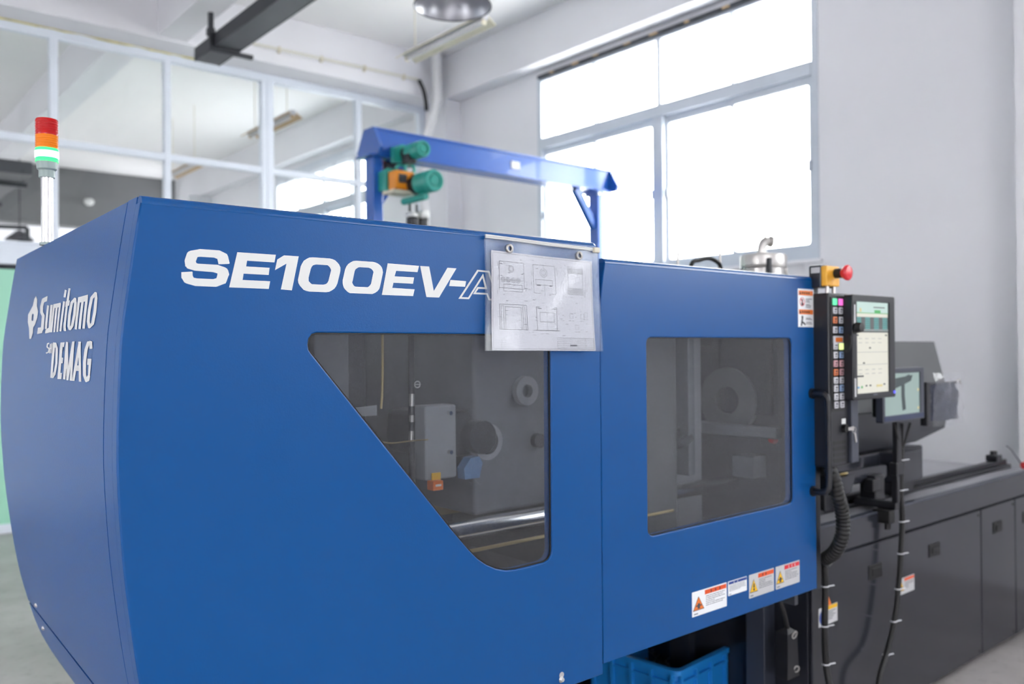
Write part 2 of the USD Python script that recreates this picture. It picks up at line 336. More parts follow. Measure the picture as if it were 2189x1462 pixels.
for (a, wa), (b, wb) in zip(posts[:-1], posts[1:]):
    for z0, z1 in ((2.42, 3.265), (3.325, 4.185)):
        part(pw, 'pane', box(a + wa / 2, b - wb / 2, PY + .008, PY + .013, z0, z1), 'partition_glass')
    part(pw, 'lower_panel', box(a + .004, b - .004, PY - .012, PY + .05, .075, 2.185, .003), 'green_panel' if a > .2 else 'white_frame')

# ================================================================= OVERHEAD THINGS
# cable tray hung under the beam
t = thing('cable_tray', 'dark grey steel cable tray hung from the ceiling above the blue machine', 'cable tray', (2.73, 4.0, 4.0))
part(t, 'channel', box(2.63, 2.83, -7.5, 7.35, 4.0, 4.105, .004), 'tray_dark')
part(t, 'side_edge', [box(2.622, 2.632, -7.5, 7.355, 3.998, 4.11), box(2.828, 2.838, -7.5, 7.355, 3.998, 4.11)], 'tray_black')
for y in (6.92, 4.4, 1.6, -1.4, -4.4):
    part(t, 'cross_bar', box(2.60, 2.96, y - .022, y + .022, 3.965, 4.0, .003), 'tray_black')
    part(t, 'hanger_rod', [box(2.585, 2.622, y - .02, y + .02, 3.965, 4.28, .003), box(2.575, 2.63, y - .03, y + .03, 4.09, 4.15, .003)], 'tray_black')
# high bay lamp
hb = (3.02, 4.12, 3.56)
t = thing('high_bay_lamp', 'silver high bay lamp with a wide aluminium shade hanging from the ceiling', 'lamp', hb)
pr = [(.05, .36), (.10, .34), (.15, .27), (.19, .16), (.215, .05), (.232, 0), (.236, -.004), (.228, .004), (.205, .06), (.18, .16), (.14, .26), (.09, .325), (.04, .34)]
part(t, 'shade', turned([(r, z) for r, z in pr], hb, n=56), 'reflector')
part(t, 'rim', ring(hb, .233, .004, n=56), 'tray_dark')
part(t, 'gear_housing', turned([(0, .36), (.075, .36), (.08, .38), (.08, .55), (.06, .58), (0, .58)], hb, n=32), 'reflector')
part(t, 'bulb', turned([(0, .08), (.03, .09), (.05, .14), (.045, .2), (.025, .3), (0, .3)], hb, n=24), 'key_white')
part(t, 'hook', [ring((hb[0], hb[1], hb[2] + .6), .022, .005, (0, 1, 0))], 'tray_dark')
part(t, 'chain', cat(*[ring((hb[0], hb[1], z), .016, .004, (0, 1, 0) if k % 2 else (1, 0, 0), 12, 5) for k, z in enumerate(np.arange(hb[2] + .62, 4.75, .026))]), 'tray_dark')
# fluorescent lamps
def fluorescent(c, m, label, length=1.15, rods=True):
    t = thing('fluorescent_lamp', label, 'lamp', c, None)
    x, y, z = c; a, b = y - length / 2, y + length / 2
    part(t, 'spine', prism(Polygon([(x - .03, z), (x + .03, z), (x + .025, z + .05), (x - .025, z + .05)]), 'Y', a, b), 'key_white')
    for s in (-1, 1):
        part(t, 'wing', prism(Polygon([(x + s * .03, z + .02), (x + s * .105, z - .03), (x + s * .11, z - .022), (x + s * .035, z + .03)]), 'Y', a, b), m)
    part(t, 'tube', cyl((x, a + .03, z - .022), (x, b - .03, z - .022), .014, 16), 'key_white')
    for q in (a + .015, b - .03): part(t, 'end_holder', box(x - .02, x + .02, q, q + .015, z - .04, z + .01, .003), m)
    for q in (a + .15, b - .15): part(t, 'hanger_rod', cyl((x, q, z + .05), (x, q, 4.74), .005, 8), 'lamp_cream')
    return t
fluorescent((4.16, 5.815, 4.1), 'lamp_cream', 'cream winged fluorescent lamp hanging in front of the beam, below the silver high bay lamp')
fluorescent((4.079, 9.057, 4.030), 'lamp_tan', 'tan winged fluorescent lamp behind the glass partition, left of the far window')
fluorescent((4.007, 11.682, 3.960), 'lamp_tan', 'small distant fluorescent lamp behind the partition, just above the top left corner of the machine')
# conduit on the beam with its clips
t = thing('wall_conduit', 'thin cream conduit clipped along the white concrete beam above the partition', 'conduit', (4.2, 7.7, 4.5))
cp = [(3.295, 7.700, 4.400), (5.165, 7.700, 4.427)]
part(t, 'pipe', cyl(cp[0], cp[1], .014, 12), 'pipe_cream')
for q in ((3.559, 7.700, 4.400), (4.011, 7.700, 4.406), (4.503, 7.700, 4.414), (4.985, 7.700, 4.422)):
    part(t, 'clip', box(q[0] - .012, q[0] + .012, 7.68, 7.72, q[2] - .032, q[2] + .026, .004), 'lamp_cream')
# drain pipe in the corner
t = thing('drain_pipe', 'white plastic drain pipe running down the corner column with an offset bend', 'pipe', (5.143, 7.580, 2.880))
pp = [(5.319, 7.560, 4.806), (5.315, 7.560, 4.474), (5.313, 7.560, 4.208), (5.255, 7.560, 3.979), (5.174, 7.560, 3.713), (5.153, 7.560, 3.433), (5.148, 7.560, 2.878)]
pp.append((pp[-1][0], pp[-1][1], 0.0))
part(t, 'pipe', tube(pp, .052, 20), 'pipe_white')
for k in (2, 3, 5): part(t, 'collar', cyl(np.array(pp[k]) + (0, 0, .045), np.array(pp[k]) - (0, 0, .045), .060, 20), 'pipe_white')
tube_pts = [(5.156, 7.660, 4.406), (5.183, 7.620, 4.300), (5.199, 7.600, 4.181), (5.210, 7.600, 4.076)]
single('black_cable', tube(tube_pts, .022, 10), 'black_rubber', 'short curved black cable dropping from the beam beside the white drain pipe', 'cable')

# ================================================================= BEHIND THE PARTITION
t = thing('far_cable_tray', 'dark cable tray on brackets in the far hall, behind the signal tower', 'cable tray', (1.75, 13.5, 3.5))
part(t, 'channel', box(1.62, 1.95, 10.4, 16.3, 3.42, 3.56, .01), 'tray_dark')
for y in (11.0, 12.6, 14.2, 15.8):
    part(t, 'bracket', [box(1.57, 1.62, y - .04, y + .04, 3.38, 4.715, .004), box(1.57, 2.0, y - .04, y + .04, 3.37, 3.42, .004)], 'tray_black')
t = thing('pendant_lamp', 'small grey pendant lamp hanging in the far hall at the left edge', 'lamp', (2.629, 15.000, 3.256))
c = (2.629, 15.000, 3.226)
part(t, 'shade', turned([(.02, .16), (.06, .14), (.2, .02), (.2, 0), (.19, 0), (.05, .12), (.02, .13)], c, n=28), 'tray_dark')
part(t, 'cord', cyl((c[0], c[1], c[2] + .15), (c[0], c[1], 4.74), .012, 8), 'tray_dark')
t = thing('pipe_bracket', 'square dark pipe bracket around the far pendant lamp', 'bracket', (2.485, 14.600, 3.274))
b0 = [(2.241, 14.600, 3.366), (2.659, 14.600, 3.380), (2.659, 14.600, 3.174), (2.546, 14.600, 3.179)]
part(t, 'arm', [strut(b0[0], b0[1], .06, .06), strut(b0[1], b0[2], .06, .06), strut(b0[2], b0[3], .06, .05)], 'tray_black')
t = thing('ceiling_detector', 'white round detector on a stem against the dark far beam', 'detector', (3.961, 16.400, 4.145))
c = np.array((3.961, 16.400, 4.145))
part(t, 'head', turned([(0, -.05), (.05, -.045), (.085, -.01), (.085, .04), (.05, .07), (0, .075)], c, n=24), 'letter_white')
part(t, 'stem', cyl(c + (0, .02, -.02), c + (.0, .1, -.02), .015, 8), 'letter_white')

# ================================================================= GANTRY CRANE AND HOIST (behind the machine)
GY = 5.25
t = thing('gantry_crane', 'blue steel gantry crane standing behind the machine in front of the window', 'crane', (4.28, GY, 0))
part(t, 'beam', prism(Polygon([(GY - .057, 3.05), (GY + .057, 3.05), (GY + .06, 2.886), (GY - .06, 2.886)]), 'X', 3.125, 5.51), 'blue_steel')
part(t, 'top_flange', box(3.105, 5.525, GY - .068, GY + .068, 3.049, 3.066, .003), 'blue_steel')
part(t, 'bottom_flange', box(3.125, 5.51, GY - .085, GY + .085, 2.869, 2.887, .003), 'blue_steel')
pl = Polygon([(GY - .068, 3.066), (GY + .068, 3.066), (GY + .16, 2.91), (GY + .137, 2.869), (GY - .137, 2.869), (GY - .16, 2.91)])
for x0, x1 in ((3.098, 3.121), (5.511, 5.534)): part(t, 'end_plate', prism(pl, 'X', x0, x1), 'blue_steel')
for x0, x1, s in ((3.10, 3.185, 1), (5.363, 5.437, -1)):
    part(t, 'post', box(x0, x1, GY - .057, GY + .057, .023, 2.87, .009), 'blue_steel')
    xm = x1 if s > 0 else x0
    part(t, 'brace', strut((xm - s * .01, GY, 2.55), (xm + s * .22, GY, 2.868), .057, .057), 'blue_steel')
    part(t, 'cap_plate', box(x0 - .05, x1 + .05, GY - .10, GY + .10, 2.855, 2.869, .003), 'blue_steel')
    part(t, 'foot_plate', box(x0 - .09, x1 + .09, GY - .45, GY + .45, 0, .023, .004), 'blue_steel')
    for dy in (-.072, .072): part(t, 'bolt', cyl(((x0 + x1) / 2 + s * .04, GY + dy - .012, 2.842), ((x0 + x1) / 2 + s * .04, GY + dy + .012, 2.842), .016, 8), 'chrome')
part(t, 'data_plate', box(4.37, 4.46, GY - .066, GY - .055, 2.935, 2.995, .002), 'letter_white', 'small white plate on the beam')
# hoist: trolley motor above, rope drum, control box and hoist motor below
c1, c2 = np.array((3.279, 4.820, 2.869)), np.array((3.300, 4.720, 2.638))
t = thing('electric_hoist', 'green and orange electric wire rope hoist on the gantry beam', 'hoist', (c2[0] - .14, GY, c2[2] - .4))
def motor(c, l, r):
    fins = [(0, .004), (r * .45, .004), (r * .5, .012), (r * .62, .012), (r * .66, 0), (r * .92, 0), (r, .012), (r, .05)]
    y = .06
    while y < l - .02: fins += [(r, y), (r * .93, y + .004), (r * .93, y + .008), (r, y + .012)]; y += .02
    fins += [(r, l), (r * .7, l + .01), (0, l + .01)]
    return turned(fins, c, (0, 1, 0), 36)
part(t, 'travel_motor', motor(c1, .17, .058), 'hoist_green')
part(t, 'travel_flange', cyl(c1 + (0, .18, 0), c1 + (0, .22, 0), .05, 28), 'dark_steel')
part(t, 'travel_gearbox', hull([c1 + d for d in ((-.10, .22, .03), (.05, .22, .05), (-.10, .22, -.07), (.05, .22, -.05), (-.08, .30, .05), (.03, .30, .04), (-.08, .30, -.06), (.03, .30, -.05), (-.03, .22, .065))]), 'hoist_green')
part(t, 'motor_terminal_box', box(c1[0] - .06, c1[0] + .01, c1[1] + .10, c1[1] + .19, c1[2] - .085, c1[2] - .02, .006), 'black_plastic')
for a, b in ((-.115, -.10), (.10, .115)): part(t, 'trolley_plate', box(3.215, 3.385, GY + a, GY + b, 2.80, 2.93, .004), 'dark_steel')
for wx in (3.26, 3.34):
    for dy in (-.085, .085): part(t, 'trolley_wheel', cyl((wx, GY + dy - .012, 2.915), (wx, GY + dy + .012, 2.915), .026, 20), 'dark_steel')
part(t, 'suspension_lug', box(c2[0] - .17, c2[0] - .10, GY - .035, GY + .035, c2[2] + .06, 2.83, .01), 'red')
part(t, 'cable_loop', ring((c2[0] - .06, GY - .2, c1[2] - .115), .035, .012, (.3, 1, .2)), 'hoist_green')
part(t, 'cable_loop', ring((c2[0] - .0, GY - .22, c1[2] - .105), .036, .012, (.2, 1, -.2)), 'hoist_green')
part(t, 'hoist_motor', motor(c2, .17, .076), 'hoist_green')
part(t, 'motor_flange', cyl(c2 + (0, .18, 0), c2 + (0, .26, 0), .066, 28), 'black_plastic')
q0, q1 = np.array((3.147, 4.970, 2.733)), np.array((3.299, 4.970, 2.602))
part(t, 'control_box', box(q0[0] - .0, q1[0], 4.97, 5.07, q1[2] - .0, q0[2] + .0, .008), 'hoist_orange')
part(t, 'rating_label', box(q0[0] + .022, q0[0] + .088, 4.964, 4.969, q1[2] + .045, q1[2] + .105, .001), 'tray_black', 'dark label')
for k in range(3): part(t, 'cable_gland', cyl((q1[0] - .014, 4.97, q0[2] - .035 - k * .045), (q1[0] - .014, 4.94, q0[2] - .035 - k * .045), .015, 12), 'black_plastic')
d0 = np.array((3.232, 5.130, 2.684))
part(t, 'drum_collar', box(d0[0] - .02, d0[0] + .05, 5.072, 5.12, d0[2] - .095, d0[2] + .085, .01), 'tray_black')
part(t, 'rope_drum', hull([d0 + d for d in ((-.095, -.05, .06), (-.085, -.05, .078), (.0, -.05, .078), (-.095, -.05, -.06), (-.085, -.05, -.085), (0, -.05, -.085), (-.09, .06, .06), (0, .06, .07), (-.09, .06, -.07), (0, .06, -.08))]), 'hoist_green')
part(t, 'rope_guide', box(q0[0] - .03, q1[0], 4.95, 5.10, q1[2] - .03, q1[2] - .006, .006), 'lamp_cream')
part(t, 'lower_bar', cyl(c2 + (-.02, .08, -.10), c2 + (-.02, .36, -.10), .024, 16), 'hoist_green')
for q in ((3.384, 5.160, 2.558), (3.445, 5.160, 2.564)):
    part(t, 'rope', cyl((q[0], q[1], c2[2] - .09), (q[0], q[1], q[2] - .14), .009, 10), 'tray_black')
hk = np.array((3.440, 5.160, 2.455))
part(t, 'hook_block', box(hk[0] - .065, hk[0] - .004, hk[1] - .045, hk[1] + .045, hk[2] - .18, hk[2] - .002, .015), 'black_plastic')
part(t, 'hook_block', box(hk[0] + .006, hk[0] + .08, hk[1] - .045, hk[1] + .045, hk[2] - .18, hk[2] - .008, .015), 'black_plastic')
part(t, 'hook_block_cap', turned([(0, .034), (.03, .03), (.046, .012), (.046, -.004), (0, -.004)], hk + (-.036, 0, 0), n=24), 'letter_white', 'white rounded cap')
part(t, 'hook_block_cap', box(hk[0] + .01, hk[0] + .092, hk[1] - .055, hk[1] + .055, hk[2] - .012, hk[2] + .05, .02), 'letter_white', 'white rounded cap')

# ================================================================= INJECTION MOULDING MACHINE
YF, YB = 1.556, 2.865
from scipy.interpolate import PchipInterpolator
PROF = PchipInterpolator([0, .12, .35, .479, .564, .664, .758, .873, 1.015, 1.16, 1.315, 1.5, 1.64, 1.774], [.95, .86, .70, .616, .565, .517, .488, .461, .440, .425, .418, .424, .441, .462])
mc = thing('injection_molding_machine', 'large blue and dark grey injection moulding machine filling the foreground', 'machine', (2.7, 2.2, 0))
def skew(y): return .033 * (y - YF) / (YB - YF)
def end_shell(z0, z1, y0, y1, thick=.02):
    """The curved end skin between two heights, running back along y."""
    zs = np.linspace(z0, z1, 26); xo = PROF(zs); ys = np.linspace(y0, y1, 6)
    V, F = [], []
    for dx in (0, thick):
        for y in ys:
            for x, z in zip(xo, zs): V.append((x + dx + skew(y), y, z))
    n, m = len(zs), len(ys); idx = lambda l, i, j: l * n * m + i * n + j
    for l in (0, 1):
        for i in range(m - 1):
            for j in range(n - 1):
                q = [idx(l, i, j), idx(l, i, j + 1), idx(l, i + 1, j + 1), idx(l, i + 1, j)]
                if l: q = q[::-1]
                F += [(q[0], q[2], q[1]), (q[0], q[3], q[2])] if False else [(q[0], q[1], q[2]), (q[0], q[2], q[3])]
    def wall(path):
        for a, b in zip(path[:-1], path[1:]):
            F.append((a[0], b[1], b[0])); F.append((a[0], a[1], b[1]))
    pair = lambda i, j: (idx(0, i, j), idx(1, i, j))
    wall([pair(0, j) for j in range(n)]); wall([pair(i, n - 1) for i in range(m)]); wall([pair(m - 1, j) for j in range(n - 1, -1, -1)]); wall([pair(i, 0) for i in range(m - 1, -1, -1)])
    t = trimesh.Trimesh(V, F, process=False); t.fix_normals(); return t
part(mc, 'end_cover', end_shell(.762, 1.774, 1.651, YB), 'blue_paint')
part(mc, 'end_cover_lower', end_shell(.12, .752, 1.651, YB), 'blue_paint')
part(mc, 'seam_strip', end_shell(.12, 1.772, 1.630, 1.656, .006).apply_translation((.005, 0, 0)), 'cobalt')
part(mc, 'seam_strip', end_shell(.745, .770, 1.66, YB - .01, .006).apply_translation((.005, 0, 0)), 'cobalt')
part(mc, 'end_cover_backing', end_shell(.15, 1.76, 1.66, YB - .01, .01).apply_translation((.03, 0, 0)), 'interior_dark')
# front panel with the trapezoid window
zz = np.linspace(.641, 1.774, 34)
left = [(float(PROF(z)), float(z)) for z in np.linspace(.641, 1.7605, 34)[::-1]]
out = Polygon([(1.612, .641), (1.612, 1.750), (1.608, 1.758), (1.600, 1.7605)] + left)
win1 = roundpoly([(.772, 1.533), (1.436, 1.531), (1.436, .968), (1.232, .968)], .012)
win1 = Polygon([(.777, 1.509), (.779, 1.521), (.786, 1.530), (.796, 1.533), (1.4335, 1.531), (1.436, 1.528), (1.434, .995), (1.431, .982), (1.423, .973), (1.408, .968), (1.315, .967), (1.285, .970), (1.255, .979), (1.227, .993), (1.200, 1.012), (1.175, 1.036), (1.128, 1.088), (.949, 1.298), (.785, 1.490), (.779, 1.498)])
fp = part(mc, 'front_panel', sheet(out.difference(win1), YF, YF + .028, .0035), 'blue_paint')
side = Polygon([(float(PROF(z)), float(z)) for z in zz] + [(float(PROF(z)) + .025, float(z)) for z in zz[::-1]])
part(mc, 'front_panel_return', prism(side, 'Y', YF + .0285, YF + .081), 'blue_paint')
part(mc, 'front_panel_top', box(.49, 1.60, YF + .02, YF + .085, 1.752, 1.770, .003), 'blue_paint')
part(fp, 'window_pane', prism(win1, 'Y', YF + .008, YF + .012), 'machine_window')
part(fp, 'window_seal', prism(win1.difference(win1.buffer(-.003)), 'Y', YF + .004, YF + .0078), 'black_rubber')
FRONT_MARKS = [
 [[(0.633,1.684),(0.71,1.684),(0.707,1.669),(0.652,1.669),(0.65,1.658),(0.697,1.658),(0.695,1.644),(0.645,1.644),(0.643,1.632),(0.698,1.632),(0.695,1.617),(0.617,1.617)]],
 [[(0.963,1.682),(1.043,1.681),(1.039,1.667),(0.984,1.667),(0.98,1.655),(1.03,1.655),(1.027,1.641),(0.977,1.641),(0.974,1.63),(1.031,1.629),(1.027,1.614),(0.948,1.614)]],
 [[(0.713,1.675),(0.727,1.684),(0.758,1.684),(0.743,1.616),(0.72,1.617),(0.732,1.668),(0.708,1.654)]],
 [[(0.781,1.683),(0.775,1.68),(0.769,1.676),(0.765,1.67),(0.762,1.664),(0.757,1.642),(0.756,1.637),(0.757,1.631),(0.76,1.626),(0.764,1.622),(0.768,1.618),(0.774,1.616),(0.78,1.615),(0.817,1.615),(0.824,1.616),(0.83,1.619),(0.836,1.623),(0.84,1.628),(0.843,1.634),(0.849,1.656),(0.85,1.661),(0.85,1.667),(0.847,1.673),(0.843,1.677),(0.838,1.681),(0.832,1.683),(0.826,1.684),(0.788,1.684)], [(0.817,1.67),(0.821,1.67),(0.824,1.668),(0.826,1.666),(0.828,1.663),(0.829,1.66),(0.828,1.657),(0.823,1.639),(0.821,1.635),(0.818,1.632),(0.815,1.631),(0.811,1.63),(0.79,1.63),(0.786,1.63),(0.783,1.632),(0.781,1.634),(0.779,1.636),(0.779,1.64),(0.779,1.643),(0.784,1.661),(0.786,1.665),(0.789,1.668),(0.792,1.669),(0.796,1.67)]],
 [[(0.88,1.682),(0.874,1.679),(0.868,1.675),(0.864,1.67),(0.861,1.664),(0.855,1.641),(0.855,1.635),(0.856,1.63),(0.858,1.625),(0.862,1.621),(0.867,1.617),(0.872,1.615),(0.878,1.615),(0.918,1.615),(0.925,1.615),(0.932,1.618),(0.938,1.622),(0.942,1.627),(0.944,1.633),(0.95,1.657),(0.951,1.662),(0.95,1.668),(0.948,1.673),(0.944,1.677),(0.939,1.68),(0.933,1.682),(0.927,1.683),(0.887,1.683)], [(0.917,1.67),(0.92,1.669),(0.923,1.668),(0.925,1.666),(0.927,1.664),(0.928,1.661),(0.927,1.658),(0.922,1.637),(0.92,1.634),(0.917,1.631),(0.914,1.629),(0.91,1.629),(0.888,1.629),(0.885,1.629),(0.882,1.63),(0.88,1.632),(0.878,1.635),(0.877,1.638),(0.878,1.64),(0.883,1.661),(0.885,1.665),(0.888,1.667),(0.891,1.669),(0.895,1.67)]],
 [[(1.046,1.681),(1.07,1.681),(1.082,1.627),(1.12,1.681),(1.145,1.681),(1.096,1.613),(1.062,1.613)]],
 [[(1.128,1.654),(1.172,1.653),(1.169,1.64),(1.124,1.64)]],
 [[(1.15,1.612),(1.18,1.612),(1.22,1.663),(1.227,1.641),(1.205,1.641),(1.192,1.624),(1.232,1.624),(1.238,1.611),(1.269,1.61),(1.241,1.68),(1.205,1.681)], [(1.159,1.616),(1.208,1.677),(1.237,1.676),(1.262,1.614),(1.241,1.615),(1.235,1.628),(1.2,1.628),(1.208,1.637),(1.234,1.637),(1.222,1.673),(1.178,1.616)]],
 [[(0.549,1.636),(0.549,1.642),(0.549,1.642),(0.548,1.643),(0.53,1.641),(0.529,1.641),(0.529,1.641),(0.529,1.633),(0.529,1.631),(0.533,1.625),(0.534,1.623),(0.536,1.622),(0.538,1.621),(0.55,1.618),(0.554,1.617),(0.589,1.617),(0.592,1.617),(0.595,1.618),(0.607,1.623),(0.61,1.624),(0.611,1.626),(0.612,1.628),(0.616,1.639),(0.617,1.64),(0.617,1.642),(0.615,1.649),(0.614,1.65),(0.613,1.652),(0.611,1.653),(0.609,1.654),(0.595,1.658),(0.591,1.658),(0.559,1.658),(0.556,1.659),(0.555,1.662),(0.558,1.67),(0.563,1.671),(0.589,1.671),(0.595,1.669),(0.597,1.66),(0.597,1.659),(0.617,1.661),(0.618,1.662),(0.618,1.663),(0.615,1.675),(0.614,1.677),(0.613,1.679),(0.611,1.68),(0.599,1.685),(0.597,1.685),(0.594,1.685),(0.562,1.685),(0.559,1.684),(0.546,1.681),(0.544,1.68),(0.542,1.679),(0.54,1.677),(0.539,1.675),(0.535,1.663),(0.535,1.661),(0.536,1.654),(0.536,1.652),(0.538,1.651),(0.539,1.649),(0.541,1.648),(0.553,1.645),(0.587,1.644),(0.595,1.642),(0.595,1.64),(0.593,1.633),(0.587,1.631),(0.557,1.631),(0.551,1.632)]],
]
END_MARKS = [
 [[(2.273,1.62),(2.276,1.633),(2.337,1.63),(2.344,1.628),(2.352,1.611),(2.339,1.595),(2.309,1.585),(2.3,1.558),(2.339,1.558),(2.34,1.542),(2.275,1.544),(2.275,1.548),(2.262,1.553),(2.272,1.585),(2.276,1.587),(2.303,1.595),(2.313,1.609),(2.309,1.619)]],
 [[(2.227,1.552),(2.237,1.55),(2.239,1.542),(2.191,1.543),(2.192,1.544),(2.175,1.543),(2.196,1.608),(2.223,1.609),(2.204,1.555),(2.223,1.552),(2.238,1.608),(2.264,1.61),(2.249,1.553)]],
 [[(2.189,1.609),(2.177,1.544),(2.155,1.543),(2.165,1.599),(2.155,1.599),(2.143,1.543),(2.122,1.543),(2.133,1.599),(2.122,1.599),(2.109,1.543),(2.088,1.543),(2.102,1.606),(2.105,1.606),(2.106,1.609)]],
 [[(1.847,1.613),(1.935,1.612),(1.925,1.545),(1.903,1.544),(1.911,1.6),(1.898,1.6),(1.89,1.545),(1.868,1.544),(1.876,1.6),(1.864,1.6),(1.854,1.545),(1.832,1.544),(1.841,1.6),(1.844,1.609),(1.845,1.609)]],
 [[(2.076,1.544),(2.055,1.543),(2.061,1.609),(2.083,1.611)]],
 [[(2.086,1.62),(2.063,1.618),(2.061,1.634),(2.084,1.637)]],
 [[(2.055,1.609),(2.052,1.597),(2.046,1.597),(2.04,1.563),(2.043,1.563),(2.039,1.553),(2.032,1.545),(2.027,1.544),(2.02,1.543),(2.004,1.543),(2.015,1.552),(2.018,1.562),(2.025,1.598),(2.011,1.598),(2.012,1.61),(2.024,1.609),(2.024,1.636),(2.046,1.638),(2.047,1.609)]],
 [[(1.95,1.609),(1.953,1.611),(1.959,1.612),(1.967,1.613),(1.973,1.613),(2,1.606),(2.003,1.605),(2.007,1.579),(1.999,1.554),(1.997,1.552),(1.983,1.546),(1.979,1.545),(1.972,1.544),(1.965,1.544),(1.959,1.544),(1.941,1.551),(1.939,1.552),(1.932,1.575),(1.939,1.6)], [(1.972,1.553),(1.98,1.577),(1.976,1.601),(1.968,1.604),(1.965,1.601),(1.958,1.577),(1.965,1.555),(1.97,1.552)]],
 [[(1.771,1.611),(1.774,1.613),(1.78,1.614),(1.787,1.615),(1.793,1.615),(1.821,1.607),(1.823,1.606),(1.828,1.582),(1.823,1.558),(1.807,1.547),(1.803,1.545),(1.796,1.544),(1.79,1.544),(1.785,1.545),(1.764,1.55),(1.76,1.551),(1.754,1.575),(1.761,1.601)], [(1.798,1.558),(1.803,1.58),(1.798,1.602),(1.788,1.605),(1.785,1.602),(1.779,1.577),(1.784,1.554),(1.791,1.553)]],
 [[(2.451,1.635),(2.457,1.618),(2.507,1.596),(2.493,1.576),(2.462,1.559),(2.438,1.532),(2.414,1.532),(2.398,1.546),(2.405,1.56),(2.384,1.567),(2.368,1.582),(2.369,1.599),(2.4,1.615),(2.408,1.631),(2.432,1.641)], [(2.447,1.594),(2.444,1.596),(2.437,1.596),(2.429,1.595),(2.423,1.593),(2.417,1.579),(2.419,1.578),(2.425,1.577),(2.435,1.578),(2.441,1.58)]],
 [[(2.142,1.44),(2.109,1.44),(2.086,1.448),(2.07,1.473),(2.073,1.506),(2.098,1.519),(2.133,1.52)], [(2.099,1.507),(2.093,1.474),(2.105,1.455),(2.117,1.451),(2.107,1.509)]],
 [[(2.011,1.509),(2.008,1.519),(2.052,1.519),(2.063,1.439),(2.021,1.44),(2.018,1.453),(2.034,1.453),(2.03,1.474),(2.016,1.474),(2.013,1.486),(2.028,1.486),(2.025,1.509)]],
 [[(1.978,1.465),(1.972,1.441),(1.972,1.439),(1.951,1.439),(1.937,1.469),(1.94,1.439),(1.917,1.439),(1.912,1.52),(1.934,1.52),(1.934,1.519),(1.936,1.519),(1.958,1.469),(1.973,1.519),(1.997,1.52),(2.005,1.44),(1.982,1.44)]],
 [[(1.894,1.439),(1.883,1.46),(1.86,1.46),(1.854,1.439),(1.832,1.439),(1.855,1.515),(1.853,1.518),(1.856,1.518),(1.857,1.519),(1.865,1.519),(1.875,1.519),(1.876,1.519),(1.879,1.519),(1.877,1.515),(1.917,1.439)], [(1.868,1.488),(1.863,1.471),(1.876,1.471)]],
 [[(1.758,1.518),(1.783,1.52),(1.782,1.518),(1.794,1.519),(1.8,1.518),(1.803,1.517),(1.819,1.503),(1.826,1.478),(1.821,1.452),(1.801,1.441),(1.797,1.44),(1.792,1.439),(1.786,1.44),(1.771,1.442),(1.767,1.443),(1.765,1.444),(1.76,1.452),(1.763,1.452),(1.756,1.485),(1.791,1.485),(1.791,1.473),(1.778,1.473),(1.779,1.452),(1.784,1.453),(1.787,1.449),(1.795,1.454),(1.8,1.478),(1.793,1.501),(1.782,1.511),(1.777,1.504),(1.763,1.504),(1.758,1.504),(1.758,1.504),(1.753,1.505),(1.758,1.513)]],
 [[(2.197,1.519),(2.203,1.518),(2.206,1.51),(2.203,1.509),(2.179,1.505),(2.184,1.499),(2.21,1.497),(2.203,1.494),(2.171,1.497),(2.164,1.506),(2.167,1.507),(2.191,1.511),(2.188,1.516),(2.174,1.517),(2.178,1.52)]],
 [[(2.143,1.495),(2.138,1.518),(2.149,1.518),(2.151,1.508),(2.156,1.508),(2.155,1.517),(2.166,1.517),(2.17,1.495),(2.159,1.495),(2.157,1.505),(2.152,1.505),(2.154,1.496)]],
]

for k, rings in enumerate(FRONT_MARKS):
    part(fp, 'letter', prism(Polygon(rings[0], rings[1:]), 'Y', YF - .0007, YF - .0001), 'letter_white')
ec = mc + '/end_cover'
def on_end(rings):
    """A mark cut flat in (y, z) and laid on the curved end cover."""
    v2, f2 = trimesh.creation.triangulate_polygon(Polygon(rings[0], rings[1:]), engine='earcut')
    v2, f2 = trimesh.remesh.subdivide_to_size(np.c_[v2, np.zeros(len(v2))], f2, .02)
    lay = lambda d: np.c_[PROF(v2[:, 1]) + skew(v2[:, 0]) - d, v2[:, 0], v2[:, 1]]
    t = trimesh.Trimesh(lay(.0008), f2, process=False)
    if t.face_normals[:, 0].mean() > 0: t.invert()
    return t
for rings in END_MARKS: part(ec, 'letter', on_end(rings), 'letter_white')
for y, z in ((2.69, .787), (2.70, .716)):
    part(mc, 'cover_bolt', turned([(0, .006), (.004, .005), (.007, 0), (0, 0)], (float(PROF(z)) + skew(y), y, z), (-1, 0, 0), 14), 'chrome')
part(mc, 'panel_bolt', [turned([(0, .008), (.005, .007), (.009, .002), (.009, 0), (0, 0)], (1.461, YF, .667), (0, -1, 0), 16), cyl((1.461, YF - .002, .678), (1.461, YF, .678), .008, 14)], 'chrome')
